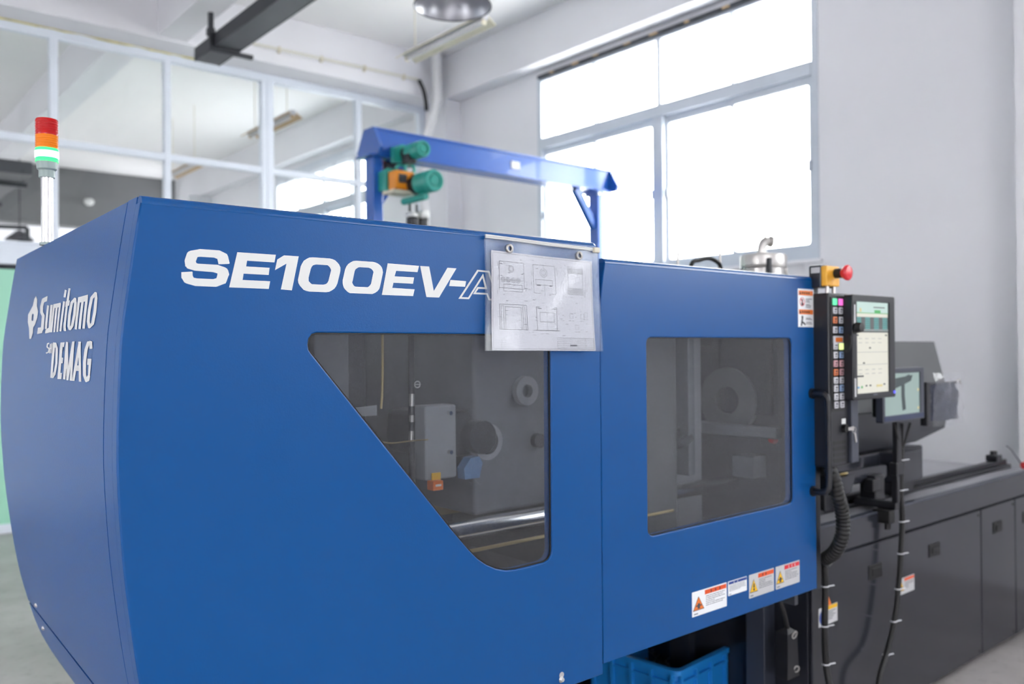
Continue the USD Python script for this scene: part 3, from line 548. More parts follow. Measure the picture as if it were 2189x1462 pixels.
# sliding safety door with its window
sd = Polygon([(1.6135, .667), (2.664, .667), (2.664, 1.7215), (1.631, 1.7215), (1.620, 1.66), (1.6135, 1.60)])
win2 = Polygon([(1.796, 1.507), (1.798, 1.516), (1.803, 1.522), (1.813, 1.5255), (2.507, 1.523), (2.517, 1.519), (2.523, 1.505), (2.523, .998), (2.519, .985), (2.512, .979), (2.497, .976), (1.819, .973), (1.806, .976), (1.798, .983), (1.795, .992)])
sp = part(mc, 'safety_door', sheet(sd.difference(win2), YF, YF + .03, .0035), 'blue_paint')
part(sp, 'window_pane', prism(win2, 'Y', YF + .008, YF + .012), 'machine_window')
part(sp, 'window_seal', prism(win2.difference(win2.buffer(-.0025)), 'Y', YF + .004, YF + .0078), 'black_rubber')
hp = [(2.64, YF, 1.335), (2.64, YF - .035, 1.336), (2.641, YF - .055, 1.325), (2.643, YF - .06, 1.29), (2.645, YF - .06, 1.17), (2.643, YF - .06, 1.04), (2.641, YF - .055, 1.012), (2.64, YF - .035, 1.003), (2.64, YF, 1.003)]
part(sp, 'handle', tube(hp, .0105, 14), 'black_plastic')
for z in (1.335, 1.003): part(sp, 'handle_foot', cyl((2.64, YF - .006, z), (2.64, YF, z), .018, 18), 'black_plastic')
part(sp, 'top_edge', [cyl((1.633, YF + .0135, 1.7215), (2.662, YF + .0135, 1.7215), .0135, 28), box(1.635, 2.66, YF + .0135, YF + .03, 1.7215, 1.735)], 'blue_gloss')
part(fp, 'top_edge', [cyl((.462, YF + .0135, 1.7605), (1.594, YF + .0135, 1.7605), .0135, 28), turned([(0, .0), (.0135, 0), (.011, .007), (.006, .011), (0, .0125)], (1.594, YF + .0135, 1.7605), (1, 0, 0), 24), box(.464, 1.595, YF + .0135, YF + .028, 1.7605, 1.774)], 'blue_gloss')
part(mc, 'door_post', box(2.668, 2.70, YF + .004, YF + .10, .66, 1.71, .004), 'black_plastic')
part(mc, 'door_seal', box(2.6645, 2.672, YF + .006, YF + .03, .66, 1.70, .002), 'charcoal_plastic')
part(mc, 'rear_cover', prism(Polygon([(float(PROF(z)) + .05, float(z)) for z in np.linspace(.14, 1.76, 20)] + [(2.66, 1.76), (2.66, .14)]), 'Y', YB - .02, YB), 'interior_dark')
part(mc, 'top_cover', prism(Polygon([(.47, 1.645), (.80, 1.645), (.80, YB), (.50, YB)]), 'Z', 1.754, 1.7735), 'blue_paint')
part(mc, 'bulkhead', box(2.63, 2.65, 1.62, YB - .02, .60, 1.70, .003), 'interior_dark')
# frame under the guards
part(mc, 'base_frame', [box(.95, 1.50, 1.74, 2.78, .04, .62, .01), box(1.50, 2.62, 2.55, 2.78, .04, .62, .01)], 'navy_paint')
part(mc, 'frame_beam', box(1.5, 2.70, 2.45, 2.54, .56, .62, .006), 'dark_steel')
part(mc, 'frame_post', box(2.715, 2.785, 1.80, 1.88, .0, .70, .004), 'charcoal_plastic')
part(mc, 'frame_post', box(2.66, 2.70, 2.1, 2.2, .0, .62, .004), 'navy_paint')
part(mc, 'chute', hull([(2.0, 1.80, .60), (2.5, 1.80, .60), (2.0, 2.42, .62), (2.5, 2.42, .62), (2.0, 2.42, .40), (2.5, 2.42, .40)]), 'black_plastic')
for x in (1.1, 1.4, 2.9, 4.5): part(mc, 'levelling_foot', [cyl((x, 1.9, 0), (x, 1.9, .02), .06, 20), cyl((x, 1.9, .02), (x, 1.9, .05), .02, 12)], 'dark_steel')
# bed cabinet to the right: doors, top band, steel table and rails
CY = 1.656
part(mc, 'cabinet_body', box(2.79, 4.95, CY + .012, 2.60, .10, .82, .004), 'navy_paint')
part(mc, 'plinth', box(2.84, 4.90, CY + .05, 2.55, 0, .10), 'black_plastic')
part(mc, 'top_band', box(2.79, 4.95, CY - .004, CY + .012, .722, .828, .004), 'navy_paint')
for k, (x0, x1, lat) in enumerate(((2.795, 4.279, (3.256, 3.784)), (4.288, 4.70, (4.477,)), (4.708, 4.95, (4.86,)))):
    d = part(mc, 'cabinet_door', box(x0, x1, CY - .004, CY + .012, .03, .712, .004), 'navy_paint')
    for x in lat:
        h = part(d, 'latch', [box(x - .052, x + .052, CY - .008, CY - .004, .576, .632, .002), box(x - .03, x + .04, CY - .012, CY - .007, .588, .618, .003)], 'black_rubber')
    for z in (.69, .05): part(d, 'screw', cyl((x1 - .02, CY - .007, z), (x1 - .02, CY - .004, z), .007, 10), 'black_rubber')
part(mc, 'table', box(2.79, 4.99, 1.66, 2.24, .815, .832, .003), 'bed_steel')
part(mc, 'table_ledge', box(2.79, 4.99, CY - .002, CY + .03, .826, .834, .002), 'charcoal_plastic')
part(mc, 'guide_rail', [box(3.05, 5.02, 1.80, 1.835, .832, .872, .004), box(2.9, 4.99, 1.768, 1.80, .832, .85, .003)], 'black_plastic')
part(mc, 'guide_rail', box(3.05, 4.6, 2.12, 2.16, .832, .862, .004), 'black_plastic')
part(mc, 'rail_stop', [box(4.86, 4.93, 1.79, 1.85, .87, .905, .006), cyl((4.895, 1.82, .905), (4.895, 1.82, .925), .018, 16)], 'black_plastic')
# injection carriage and its grey cover
part(mc, 'carriage', [box(3.15, 4.02, 1.80, 2.15, .955, 1.03, .01), box(3.05, 3.55, 1.74, 1.86, .93, .99, .01), box(3.60, 3.84, 1.72, 1.82, .90, 1.03, .008)], 'navy_paint')
part(mc, 'carriage_shoe', box(3.62, 3.80, 1.74, 1.86, .84, .93, .008), 'black_plastic')
part(mc, 'carriage_shoe', box(3.08, 3.18, 1.76, 1.86, .84, .94, .008), 'black_plastic')
x0, x1 = 3.20, 4.30
up = hull([(3.20, 1.80, 1.25), (4.30, 1.80, 1.25), (4.24, 1.84, 1.512), (3.22, 1.84, 1.515), (4.22, 2.3, 1.515), (3.22, 2.3, 1.515), (4.36, 1.83, 1.22), (4.36, 2.3, 1.22), (3.20, 2.3, 1.25), (4.36, 1.83, 1.21), (4.30, 1.80, 1.21), (3.2, 1.80, 1.21), (3.2, 2.3, 1.21)])
lo = hull([(3.20, 1.80, 1.205), (4.30, 1.80, 1.205), (4.36, 1.83, 1.205), (4.36, 2.3, 1.205), (3.2, 2.3, 1.205), (4.30, 1.82, 1.09), (4.30, 2.25, 1.09), (4.03, 1.84, 1.040), (4.03, 2.2, 1.040), (3.42, 1.84, 1.034), (3.42, 2.2, 1.034), (3.20, 1.84, 1.03), (3.2, 2.2, 1.03)])
part(mc, 'unit_cover_upper', up, 'cover_grey', 'grey chamfered hood', 25)
part(mc, 'unit_cover_lower', lo, 'dark_steel', None, 25)
hh = [(2.566, 2.000, 1.805), (2.614, 2.000, 1.825), (2.672, 2.000, 1.836), (2.725, 2.000, 1.825), (2.748, 2.000, 1.799)]
part(mc, 'heater_hose', tube([(hh[0][0] - .03, 2.0, 1.60), (hh[0][0] - .02, 2.0, 1.70)] + hh + [(hh[-1][0] + .01, 2.0, 1.70), (hh[-1][0] + .01, 2.0, 1.60)], .008, 10), 'black_rubber')
part(mc, 'manifold', box(2.34, 2.95, 1.96, 2.04, 1.50, 1.61, .006), 'dark_steel')
for a, b in (((2.487, 2.000, 1.846), (2.486, 2.000, 1.785)), ((2.744, 2.000, 1.884), (2.742, 2.000, 1.799))): part(mc, 'tie_stud', cyl(a, (b[0], b[1], 1.60), .005, 10), 'stainless')
# inside the clamp, seen through the panes
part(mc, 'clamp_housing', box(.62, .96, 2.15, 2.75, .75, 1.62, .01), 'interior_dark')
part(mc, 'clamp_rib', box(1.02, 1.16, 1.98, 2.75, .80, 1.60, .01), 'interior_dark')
part(mc, 'toggle_platen', box(1.47, 1.90, 1.92, 2.72, 1.02, 1.70, .012), 'machine_grey')
part(mc, 'moving_platen', box(1.97, 2.23, 1.80, 2.72, .72, 1.66, .012), 'cover_grey')
part(mc, 'platen_edge', box(2.30, 2.335, 1.81, 2.6, 1.06, 1.62, .004), 'machine_grey')
part(mc, 'mould_half', box(2.345, 2.49, 1.90, 2.6, .80, 1.66, .008), 'interior_light')
part(mc, 'mould_clamp', [box(2.24, 2.30, 1.84, 1.93, 1.16, 1.22, .008), tube([(2.24, 1.86, 1.19), (2.27, 1.83, 1.17), (2.32, 1.82, 1.19)], .018, 12)], 'dark_steel')
part(mc, 'rear_bracket', [box(.80, .98, 1.98, 2.10, 1.33, 1.50, .006), box(1.0, 1.10, 1.97, 2.0, 1.25, 1.60, .004)], 'machine_grey')
q = np.array((1.350, 1.900, 1.294)); q2 = np.array((1.384, 1.900, 1.162))
part(mc, 'clamp_plate', box(q[0] - .06, q[0] + .045, 1.90, 1.96, q2[2] - .02, q[2] + .05, .006), 'interior_light')
for a, b in (((1.368, 1.880, 1.321), 0), ((1.368, 1.880, 1.214), 0)): part(mc, 'plate_screw', cyl((a[0], 1.888, a[2]), (a[0], 1.90, a[2]), .006, 10), 'chrome')
p1, p2 = (1.653, 1.910, 1.371), (1.507, 1.900, 1.231)
part(mc, 'toggle_nut', turned([(.020, 0), (.043, 0), (.043, .02), (.020, .02), (.020, 0)], (p1[0], 1.895, p1[2]), (0, 1, 0), 40), 'interior_light', 'light grey ring')
part(mc, 'toggle_nut', turned([(.036, 0), (.052, 0), (.052, .03), (.036, .03), (.036, 0)], (p2[0], 1.90, p2[2]), (0, 1, 0), 40), 'interior_light', 'light grey ring partly hidden')
part(mc, 'toggle_link', [cyl((p2[0] - .030, 1.885, p2[2] + .016), (p2[0] - .030, 2.2, p2[2] + .016), .047, 32), box(p2[0] - .16, p2[0] - .02, 1.93, 2.2, p2[2] - .04, p2[2] + .09, .02)], 'dark_steel')
p3 = (1.706, 1.910, 1.218)
part(mc, 'platen_bolt', cyl((p3[0], 1.90, p3[2]), (p3[0], 1.925, p3[2]), .022, 24), 'dark_steel')
a, b = (1.341, 1.850, 1.012), (1.698, 1.850, 1.000)
part(mc, 'tie_bar', cyl((.60, 1.85, (a[2] + b[2]) / 2), (2.60, 1.85, (a[2] + b[2]) / 2), .026, 28), 'chrome')
part(mc, 'tie_bar', cyl((.60, 2.55, (a[2] + b[2]) / 2 + .01), (2.25, 2.55, (a[2] + b[2]) / 2 + .01), .030, 28), 'chrome')
a = (1.484, 1.800, 0.960)
part(mc, 'lube_pipe', cyl((.70, 1.80, a[2]), (2.2, 1.80, a[2]), .005, 10), 'rod_tan')
a = (1.941, 2.300, 0.974)
part(mc, 'side_rail', [box(1.0, 2.2, 2.27, 2.33, a[2] - .02, a[2] + .02, .004)], 'rod_tan')
part(mc, 'blue_rail', box(1.0, 2.2, 2.34, 2.40, a[2] + .01, a[2] + .07, .004), 'blue_steel')
a = (1.441, 1.900, 1.163)
part(mc, 'blue_bracket', hull([(a[0] + dx, y, a[2] + dz) for y in (1.897, 1.93) for dx, dz in ((-.02, -.03), (-.024, .0), (.0, .028), (.03, .03), (.042, .01), (.03, -.03))]), 'blue_panel_light', 'light blue bracket')
part(mc, 'cross_rod', strut((1.593, 2.150, 1.070), (1.731, 2.150, 1.069), .012, .012), 'chrome')
a = (1.280, 1.950, 1.340)
part(mc, 'gauge_rod', [cyl((a[0], 1.95, 1.10), (a[0], 1.95, 1.60), .009, 12)], 'tray_black')
for p, q in (((1.274, 1.940, 1.376), (1.274, 1.940, 1.343)), ((1.273, 1.940, 1.318), (1.273, 1.940, 1.300)), ((1.272, 1.940, 1.275), (1.271, 1.940, 1.247))): part(mc, 'gauge_sleeve', cyl(p, q, .007, 12), 'stainless')
a = (1.266, 1.900, 1.403)
part(mc, 'gauge_mark', [ring(a, .0085, .0016, (0, 1, 0)), box(a[0] - .006, a[0] + .006, 1.899, 1.901, a[2] - .001, a[2] + .001)], 'letter_white', 'small white ring mark')
part(mc, 'sensor_wire', tube([(1.189, 1.950, 1.569), (1.189, 1.950, 1.456), (1.187, 1.950, 1.382), (1.183, 1.950, 1.340)], .0035, 8), 'rod_tan')
part(mc, 'sensor_wire', tube([(1.132, 1.900, 1.265), (1.181, 1.900, 1.253), (1.247, 1.900, 1.254), (1.299, 1.900, 1.253)], .002, 8), 'brass')
part(mc, 'steel_bar', hull([(1.104, 1.950, 1.346), (1.171, 1.950, 1.350), (1.171, 1.950, 1.323), (1.118, 1.950, 1.324), (1.115, 1.970, 1.345), (1.183, 1.970, 1.349), (1.183, 1.970, 1.321), (1.129, 1.970, 1.322)]), 'interior_light')
part(mc, 'vent_grille', [box(.70, .80, 1.95 + k * .0, 1.96, 1.44 + k * .022, 1.452 + k * .022) for k in range(6)], 'interior_light')
a = (1.312, 1.880, 1.154)
part(mc, 'yellow_label', box(a[0] - .0145, a[0] + .0145, 1.88, 1.884, a[2] - .0105, a[2] + .0105, .001), 'yellow')
a = (1.304, 1.860, 1.133)
lb = part(mc, 'relay_box', box(a[0] - .0165, a[0] + .0165, 1.86, 1.89, a[2] - .0125, a[2] + .0125, .002), 'orange', 'small orange box')
part(lb, 'white_label', box(a[0] - .009, a[0] + .009, 1.8594, 1.86, a[2] - .002, a[2] + .004), 'letter_white')
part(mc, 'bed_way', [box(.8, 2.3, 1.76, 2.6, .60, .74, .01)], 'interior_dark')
# nozzle side parts behind the safety door
BX = 2.628
r0_ = (2.625, 1.870, 1.300)
part(mc, 'locating_ring', turned([(.05, 0), (.12, 0), (.12, .03), (.05, .03), (.05, 0)], (BX - .03, r0_[1], r0_[2]), (1, 0, 0), 40), 'cover_grey')
n0, n1 = (2.620, 1.912, 1.524), (2.620, 1.694, 1.242)
part(mc, 'nozzle_guard', box(BX - .02, BX, n1[1], n0[1], n1[2] + .01, 1.66, .004), 'navy_paint')
n0, n1 = (2.600, 1.780, 1.221), (2.600, 1.666, 1.196)
part(mc, 'guard_shelf', box(BX - .06, BX, n1[1] - .02, n0[1] + .25, n1[2] - .02, n1[2] + .02, .004), 'machine_grey')
n0, n1 = (2.580, 1.817, 1.111), (2.580, 1.726, 1.034)
part(mc, 'terminal_box', box(2.55, BX, n1[1], n0[1], n1[2], n0[2], .004), 'machine_grey')
n0 = (2.600, 1.691, 1.170)
part(mc, 'red_knob', turned([(0, .02), (.012, .018), (.016, 0), (0, 0)], (BX - .005, n0[1], n0[2]), (-1, 0, 0), 16), 'red')
part(mc, 'guard_post', box(2.60, 2.628, 1.605, 1.66, .70, 1.68, .004), 'interior_dark')

# ================================================================= THINGS ON THE MACHINE
# signal tower on the left rear corner
sx, sy = (0.492, 2.450, 1.864)[0], 2.45
t = thing('signal_tower', 'red, amber and lit green signal tower on a chrome pole', 'signal light', (sx, sy, 1.774))
part(t, 'pole', cyl((sx, sy, 1.774), (sx, sy, (0.491, 2.450, 1.951)[2]), .0145, 24), 'chrome')
part(t, 'foot', turned([(0, 0), (.018, 0), (.018, .006), (.0145, .008), (0, .008)], (sx, sy, 1.774), n=24), 'tower_grey')
zb = [p[2] for p in ((0.491, 2.450, 1.949), (0.491, 2.450, 1.971), (0.491, 2.450, 1.989), (0.491, 2.450, 2.024), (0.491, 2.450, 2.058), (0.491, 2.450, 2.097))]
def lens(z0, z1, n, r=.0265):
    p = [(0, z0), (r, z0)]; h = (z1 - z0) / n
    for k in range(n): p += [(r, z0 + h * (k + .1)), (r * 1.02, z0 + h * (k + .5)), (r * .975, z0 + h * (k + .95))]
    return turned(p + [(r, z1), (0, z1)], (sx, sy, 0), n=36)
part(t, 'base', turned([(0, zb[0]), (.019, zb[0]), (.019, zb[1] - .004), (.0235, zb[1]), (.0245, zb[2]), (0, zb[2])], (sx, sy, 0), n=32), 'tower_grey')
gl = part(t, 'green_lens', lens(zb[2], zb[3], 6), 'lens_green', 'lit green lens')
part(gl, 'glow_band', turned([(0, zb[2] + .011), (.0274, zb[2] + .011), (.0276, zb[2] + .027), (0, zb[2] + .027)], (sx, sy, 0), n=36), 'lens_glow')
part(t, 'amber_lens', lens(zb[3], zb[4], 6), 'lens_amber')
part(t, 'red_lens', lens(zb[4], zb[5], 6), 'lens_red')
part(t, 'cap', turned([(.0265, zb[5]), (.025, zb[5] + .003), (0, zb[5] + .004)], (sx, sy, 0), n=32), 'lens_red')
# hopper
hx, hy = 3.34, 2.2
t = thing('material_hopper', 'stainless steel hopper drum with an elbow pipe, behind the safety door', 'hopper', (hx, hy, 1.515))
part(t, 'drum', turned([(0, 1.515), (.092, 1.515), (.092, 1.85), (.096, 1.852), (0, 1.852)], (hx, hy, 0), n=48), 'stainless')
part(t, 'clamp_band', ring((hx, hy, 1.852), .097, .006, n=48), 'stainless')
part(t, 'lid', turned([(.101, 1.856), (.103, 1.862), (.103, 1.900), (.098, 1.908), (.05, 1.914), (0, 1.915)], (hx, hy, 0), n=48), 'stainless')
e0 = np.array((hx - .01, hy, 1.912))
part(t, 'elbow', tube([e0, e0 + (.002, 0, .03), e0 + (.012, -.006, .055), e0 + (.034, -.018, .058)], .020, 20), 'stainless')
part(t, 'elbow_flange', [cyl(e0 + (.033, -.018, .058), e0 + (.043, -.024, .057), .026, 24), cyl(e0, e0 + (0, 0, .006), .03, 24)], 'stainless')
part(t, 'wing_nut', [cyl(e0 + (.012, -.006, .07), e0 + (.02, -.008, .09), .005, 10)], 'stainless')
part(t, 'latch', [box(hx - .085, hx - .065, hy - .09, hy - .07, 1.81, 1.885, .004)], 'dark_steel')
part(t, 'side_handle', tube([(hx + .09, hy - .03, 1.86), (hx + .128, hy - .03, 1.872), (hx + .135, hy - .03, 1.84), (hx + .15, hy - .03, 1.80), (hx + .09, hy - .03, 1.79)], .008, 10), 'stainless')

# control panel column with its keys
PYc = 1.50
t = thing('control_console', 'black upright control column with two rows of keys beside the safety door', 'control panel', (2.74, 1.56, 1.08))
part(t, 'housing', box(2.658, 2.80, PYc, 1.66, 1.085, 1.676, .006), 'black_plastic')
part(t, 'side_post', box(2.775, 2.822, PYc - .012, 1.64, 1.56, 1.672, .004), 'charcoal_plastic')
part(t, 'side_post', box(2.782, 2.83, PYc - .012, 1.64, 1.09, 1.375, .004), 'charcoal_plastic')
part(t, 'key_field', box(2.668, 2.750, PYc - .003, PYc, 1.272, 1.662, .001), 'black_rubber')
part(t, 'mount', box(2.70, 2.80, 1.62, 1.80, 1.06, 1.5, .006), 'dark_steel')
rows = [646, 664, 684, 704.6, 725, 739, 757, 775, 793, 810, 826.7, 844, 861]
kinds = [('key_lit_green', 'key_lit_magenta'), ('key_white', 'key_white'), ('key_orange', 'key_white'), ('key_white', 'key_blue'), ('wide', ''), ('key_white', 'key_lit_yellow'), ('key_white', 'key_blue'), ('key_pink', 'key_pink'), ('key_orange', 'key_pink'), ('key_white', 'key_white'), ('key_white', 'key_blue'), ('key_white', 'key_white'), ('key_white', 'key_white')]
for yp, ks in zip(rows, kinds):
    z = 1.646 - (yp - 646) * .001628; dx = (yp - 646) * 1.1e-5
    if ks[0] == 'wide':
        k = part(t, 'key', box(2.677, 2.741, PYc - .008, PYc - .003, z - .013, z + .013, .002), 'key_white')
        part(k, 'legend', box(2.688, 2.732, PYc - .0095, PYc - .008, z - .008, z + .007, .0006), 'orange', 'orange bar')
        continue
    for c, kk in ((2.690 + dx, ks[0]), (2.728 + dx, ks[1])):
        k = part(t, 'key', box(c - .0125, c + .0125, PYc - .008, PYc - .003, z - .0115, z + .0115, .002), kk)
        if 'lit' not in kk: part(k, 'legend', [box(c - .006, c + .006, PYc - .0086, PYc - .008, z + .001, z + .006), box(c - .008, c + .004, PYc - .0086, PYc - .008, z - .006, z - .003)], 'print_dark')
part(t, 'tag', box(2.734, 2.760, PYc - .002, PYc, 1.228, 1.246, .0005), 'letter_white', 'small white tag')
part(t, 'key_switch', [cyl((2.748, PYc - .014, 1.212), (2.748, PYc, 1.212), .014, 20)], 'black_rubber')
kx = (2.721, 1.480, 1.229)
part(t, 'switch_key', [hull([(2.748, 1.482, 1.207), (2.748, 1.482, 1.217), (2.772, 1.474, 1.205), (2.772, 1.474, 1.220), (2.772, 1.477, 1.205), (2.772, 1.477, 1.220)]), ring((2.775, 1.475, 1.206), .010, .0012, (0, 1, .2)), hull([(2.772, 1.474, 1.198), (2.784, 1.474, 1.196), (2.792, 1.474, 1.165), (2.782, 1.474, 1.163), (2.772, 1.476, 1.198), (2.784, 1.476, 1.196), (2.792, 1.476, 1.165), (2.782, 1.476, 1.163)])], 'stainless', 'metal keys hanging in the switch')
part(t, 'vent_slots', [box(2.68, 2.76, PYc - .001, PYc, 1.10 + k * .02, 1.112 + k * .02) for k in range(4)], 'black_rubber')
# emergency stop box
t = thing('emergency_stop', 'amber yellow emergency stop box with a red mushroom button on the control column', 'emergency stop', (2.69, 1.51, 1.68))
part(t, 'box', box(2.650, 2.734, 1.50, 1.522, 1.699, 1.768, .004), 'amber_box')
part(t, 'back_plate', box(2.650, 2.73, 1.5225, 1.568, 1.695, 1.772, .004), 'navy_paint')
part(t, 'label_plate', box(2.6485, 2.650, 1.526, 1.558, 1.745, 1.764, .0005), 'sticker_grey')
part(t, 'button_neck', cyl((2.706, 1.475, 1.743), (2.706, 1.50, 1.743), .0165, 24), 'black_rubber')
part(t, 'button', turned([(0, 0), (.015, 0), (.020, .006), (.0265, .016), (.0265, .021), (.022, .026), (.01, .029), (0, .03)], (2.706, 1.476, 1.743), (0, -1, 0), 32), 'red', 'red mushroom button')
part(t, 'stand', [cyl((2.672, 1.512, 1.676), (2.672, 1.512, 1.70), .006, 12), cyl((2.715, 1.512, 1.676), (2.715, 1.512, 1.70), .006, 12)], 'stainless')
# monitor
MY = 1.455
m0, m1, m2, m3 = (2.733, 1.455, 1.672), (3.030, 1.455, 1.671), (3.036, 1.455, 1.312), (2.747, 1.455, 1.309)
mx0, mx1, mz0, mz1 = m0[0], m2[0], (m2[2] + m3[2]) / 2, (m0[2] + m1[2]) / 2
t = thing('control_monitor', 'tall black framed monitor with a cream process screen on the control column', 'monitor', ((mx0 + mx1) / 2, MY + .03, mz0))
s0, s1 = (2.764, 1.455, 1.648), (2.994, 1.455, 1.332)
a0, a1, c0, c1 = s0[0] - mx0 + mx0, s1[0], s1[2], s0[2]
part(t, 'frame', sheet(roundpoly([(mx0, mz0), (mx1, mz0), (mx1, mz1), (mx0, mz1)], .008, 3).difference(sbox(a0, c0, a1, c1)), MY, MY + .03, .003), 'black_plastic')
part(t, 'back', box(mx0 + .01, mx1 - .01, MY + .0305, MY + .06, mz0 + .01, mz1 - .01, .006), 'black_plastic')
scr = part(t, 'screen', box(a0, a1, MY + .006, MY + .03, c0, c1), 'screen_cream')
W_, H_ = a1 - a0, c1 - c0
def ui(u0, u1, v0, v1, m, lift=.0):
    part(scr, 'screen_field', box(a0 + u0 * W_, a0 + u1 * W_, MY + .0052 - lift, MY + .0059, c1 - v1 * H_, c1 - v0 * H_), m, smooth=False)
ui(0, 1, 0, .125, 'screen_mint'); ui(0, 1, .117, .125, 'screen_green', .0002); ui(.57, .76, .085, .122, 'screen_green', .0004)
ui(.54, .9, .05, .062, 'screen_slate', .0002); ui(.12, .17, .07, .11, 'screen_sand', .0002)
ui(0, 1, .165, .335, 'screen_slate', .0002); ui(.04, 1, .30, .318, 'screen_grey', .0004)
for c in range(4):
    for r in range(7): ui(.01 + c * .27, .16 + c * .27, .172 + r * .022, .184 + r * .022, 'screen_teal', .0004)
for k, (u, v) in enumerate(((.42, .505), (.05, .365), (.93, .365), (.23, .67), (.3, .92), (.42, .92), (.86, .915))): ui(u - .02, u + .03, v - .008, v + .008, 'screen_ink', .0002)
for v in (.55, .685): ui(.02, .98, v, v + .004, 'screen_grey', .0002)
ui(0, .22, .805, .822, 'screen_ink', .0002); ui(.02, .10, .925, .945, 'screen_blue', .0002); ui(.15, .19, .92, .945, 'screen_green', .0002); ui(.62, .80, .915, .94, 'screen_sand', .0002)
for k in range(16): ui((u := .08 + .2 * (k % 4)), u + .1, (v := .40 + .045 * (k // 4) + .25 * (k // 8)), v + .005, 'screen_grey', .0002)
part(t, 'power_led', cyl((mx1 - .012, MY - .003, mz0 + .018), (mx1 - .012, MY, mz0 + .018), .0055, 14), 'led_blue', 'blue power light')
part(t, 'maker_plate', box((mx0 + mx1) / 2 - .014, (mx0 + mx1) / 2 + .014, MY - .0008, MY, mz0 + .012, mz0 + .017), 'print_grey')
for z0, z1 in ((mz1 - .10, mz1 - .035), (mz0 + .012, mz0 + .075)): part(t, 'hinge_strip', box(mx0 + .006, mx0 + .014, MY - .004, MY, z0, z1, .001), 'sticker_grey')
kn = (2.743, 1.450, 1.558)
part(t, 'swivel_knob', [turned([(0, .03), (.016, .028), (.019, .01), (.013, 0), (0, 0)], (kn[0], MY - .0, kn[2]), (0, -1, 0), 20)], 'black_rubber')
part(t, 'signal_cable', tube([(2.721, 1.460, 1.536), (2.708, 1.450, 1.511), (2.701, 1.450, 1.487), (2.698, 1.460, 1.475)], .004, 8), 'black_rubber')
# second monitor on a stand
TY = 1.56
q0, q1 = (3.152, 1.560, 1.196), (3.499, 1.560, 1.406)
tx0, tx1 = q0[0], (3.500, 1.560, 1.301)[0]; tz0, tz1 = (q0[2] + (3.498, 1.560, 1.201)[2]) / 2, (3.355, 1.560, 1.407)[2]
t = thing('small_monitor', 'silver edged smaller monitor showing a pale green camera picture, behind the tall monitor', 'monitor', ((tx0 + tx1) / 2, TY + .02, .83))
u0, u1, w0, w1 = (3.171, 1.560, 1.220)[0], (3.467, 1.560, 1.322)[0], (3.312, 1.560, 1.225)[2], (3.355, 1.560, 1.387)[2]
part(t, 'frame', sheet(roundpoly([(tx0, tz0), (tx1, tz0), (tx1, tz1), (tx0, tz1)], .008, 3).difference(sbox(u0, w0, u1, w1)), TY, TY + .028, .003), 'charcoal_plastic')
part(t, 'chin', box(tx0 + .008, tx1 - .008, TY - .002, TY + .002, tz0 + .006, w0 - .001, .001), 'navy_bezel')
part(t, 'back', box(tx0 + .02, tx1 - .02, TY + .0285, TY + .055, tz0 + .02, tz1 - .02, .006), 'black_plastic')
sc2 = part(t, 'screen', box(u0, u1, TY + .005, TY + .028, w0, w1), 'screen_sage')
P2 = lambda u, v: (u0 + u * (u1 - u0), w1 - v * (w1 - w0))
arm = LineString([P2(.72, .12), P2(.52, .2), P2(.52, .55), P2(.55, .9)]).buffer(.014, cap_style=2)
blob = Polygon([P2(.3, .12), P2(.8, .06), P2(.75, .2), P2(.5, .3), P2(.25, .38), P2(.2, .3)])
part(sc2, 'picture_shape', prism(arm.union(blob), 'Y', TY + .0042, TY + .0049), 'screen_shadow')
part(sc2, 'picture_icon', [box(*(lambda p: (p[0], p[0] + .012))(P2(.94, 0)), TY + .0042, TY + .0049, P2(0, v)[1] - .01, P2(0, v)[1]) for v in (.4, .85)], 'screen_sand')
lgx = (tx0 + tx1) / 2 + .02
part(t, 'stand_column', [box(lgx - .018, lgx + .018, TY + .03, TY + .052, 1.02, tz0 + .04, .004), box(lgx - .03, lgx + .03, TY + .028, TY + .06, .98, 1.03, .004)], 'black_plastic')
part(t, 'stand_leg', [box(lgx - .012, lgx + .012, TY + .035, TY + .06, .87, .99, .004), box(lgx - .02, lgx + .02, TY + .04, CY + .12, .842, .87, .004), box(lgx + .03, lgx + .11, CY + .05, CY + .12, .8345, .96, .006), box(lgx - .01, lgx + .05, CY + .04, CY + .08, .90, .95, .004)], 'black_plastic')
part(t, 'table_clamp', [box(lgx - .06, lgx - .01, CY - .05, CY + .02, .79, .842, .004), cyl((lgx - .035, CY - .03, .765), (lgx - .035, CY - .03, .80), .012, 14)], 'black_rubber')
# plastic bag with dark cloth
bx0, bx1 = (3.704, 1.620, 1.251)[0], (3.957, 1.620, 1.239)[0]; bz0, bz1 = (3.702, 1.620, 1.171)[2], (3.835, 1.620, 1.328)[2]
t = thing('cloth_pouch', 'dark navy cloth pouch in clear plastic hanging behind the smaller monitor', 'pouch', ((bx0 + bx1) / 2, 1.64, bz0))
n = 14; gu, gv = np.meshgrid(np.linspace(0, 1, n), np.linspace(0, 1, n))
def crumple(y, amp, seed, grow=0.0):
    p = np.stack([bx0 - grow + gu * (bx1 - bx0 + 2 * grow), np.full_like(gu, y), bz0 - grow + gv * (bz1 - bz0 + grow * 3.2)], -1)
    p[..., 1] += amp * (meshkit.fbm(p * 18 + seed, 3) - .5) - .02 * np.sin(np.pi * gu) * (1 - .4 * gv)
    a = p.reshape(-1, 3); b = a + (0, .004, 0); i, j = [q.ravel() for q in np.meshgrid(np.arange(n - 1), np.arange(n - 1), indexing='ij')]
    f = np.vstack([np.c_[i * n + j, i * n + j + 1, (i + 1) * n + j + 1], np.c_[i * n + j, (i + 1) * n + j + 1, (i + 1) * n + j]])
    return a, b, f
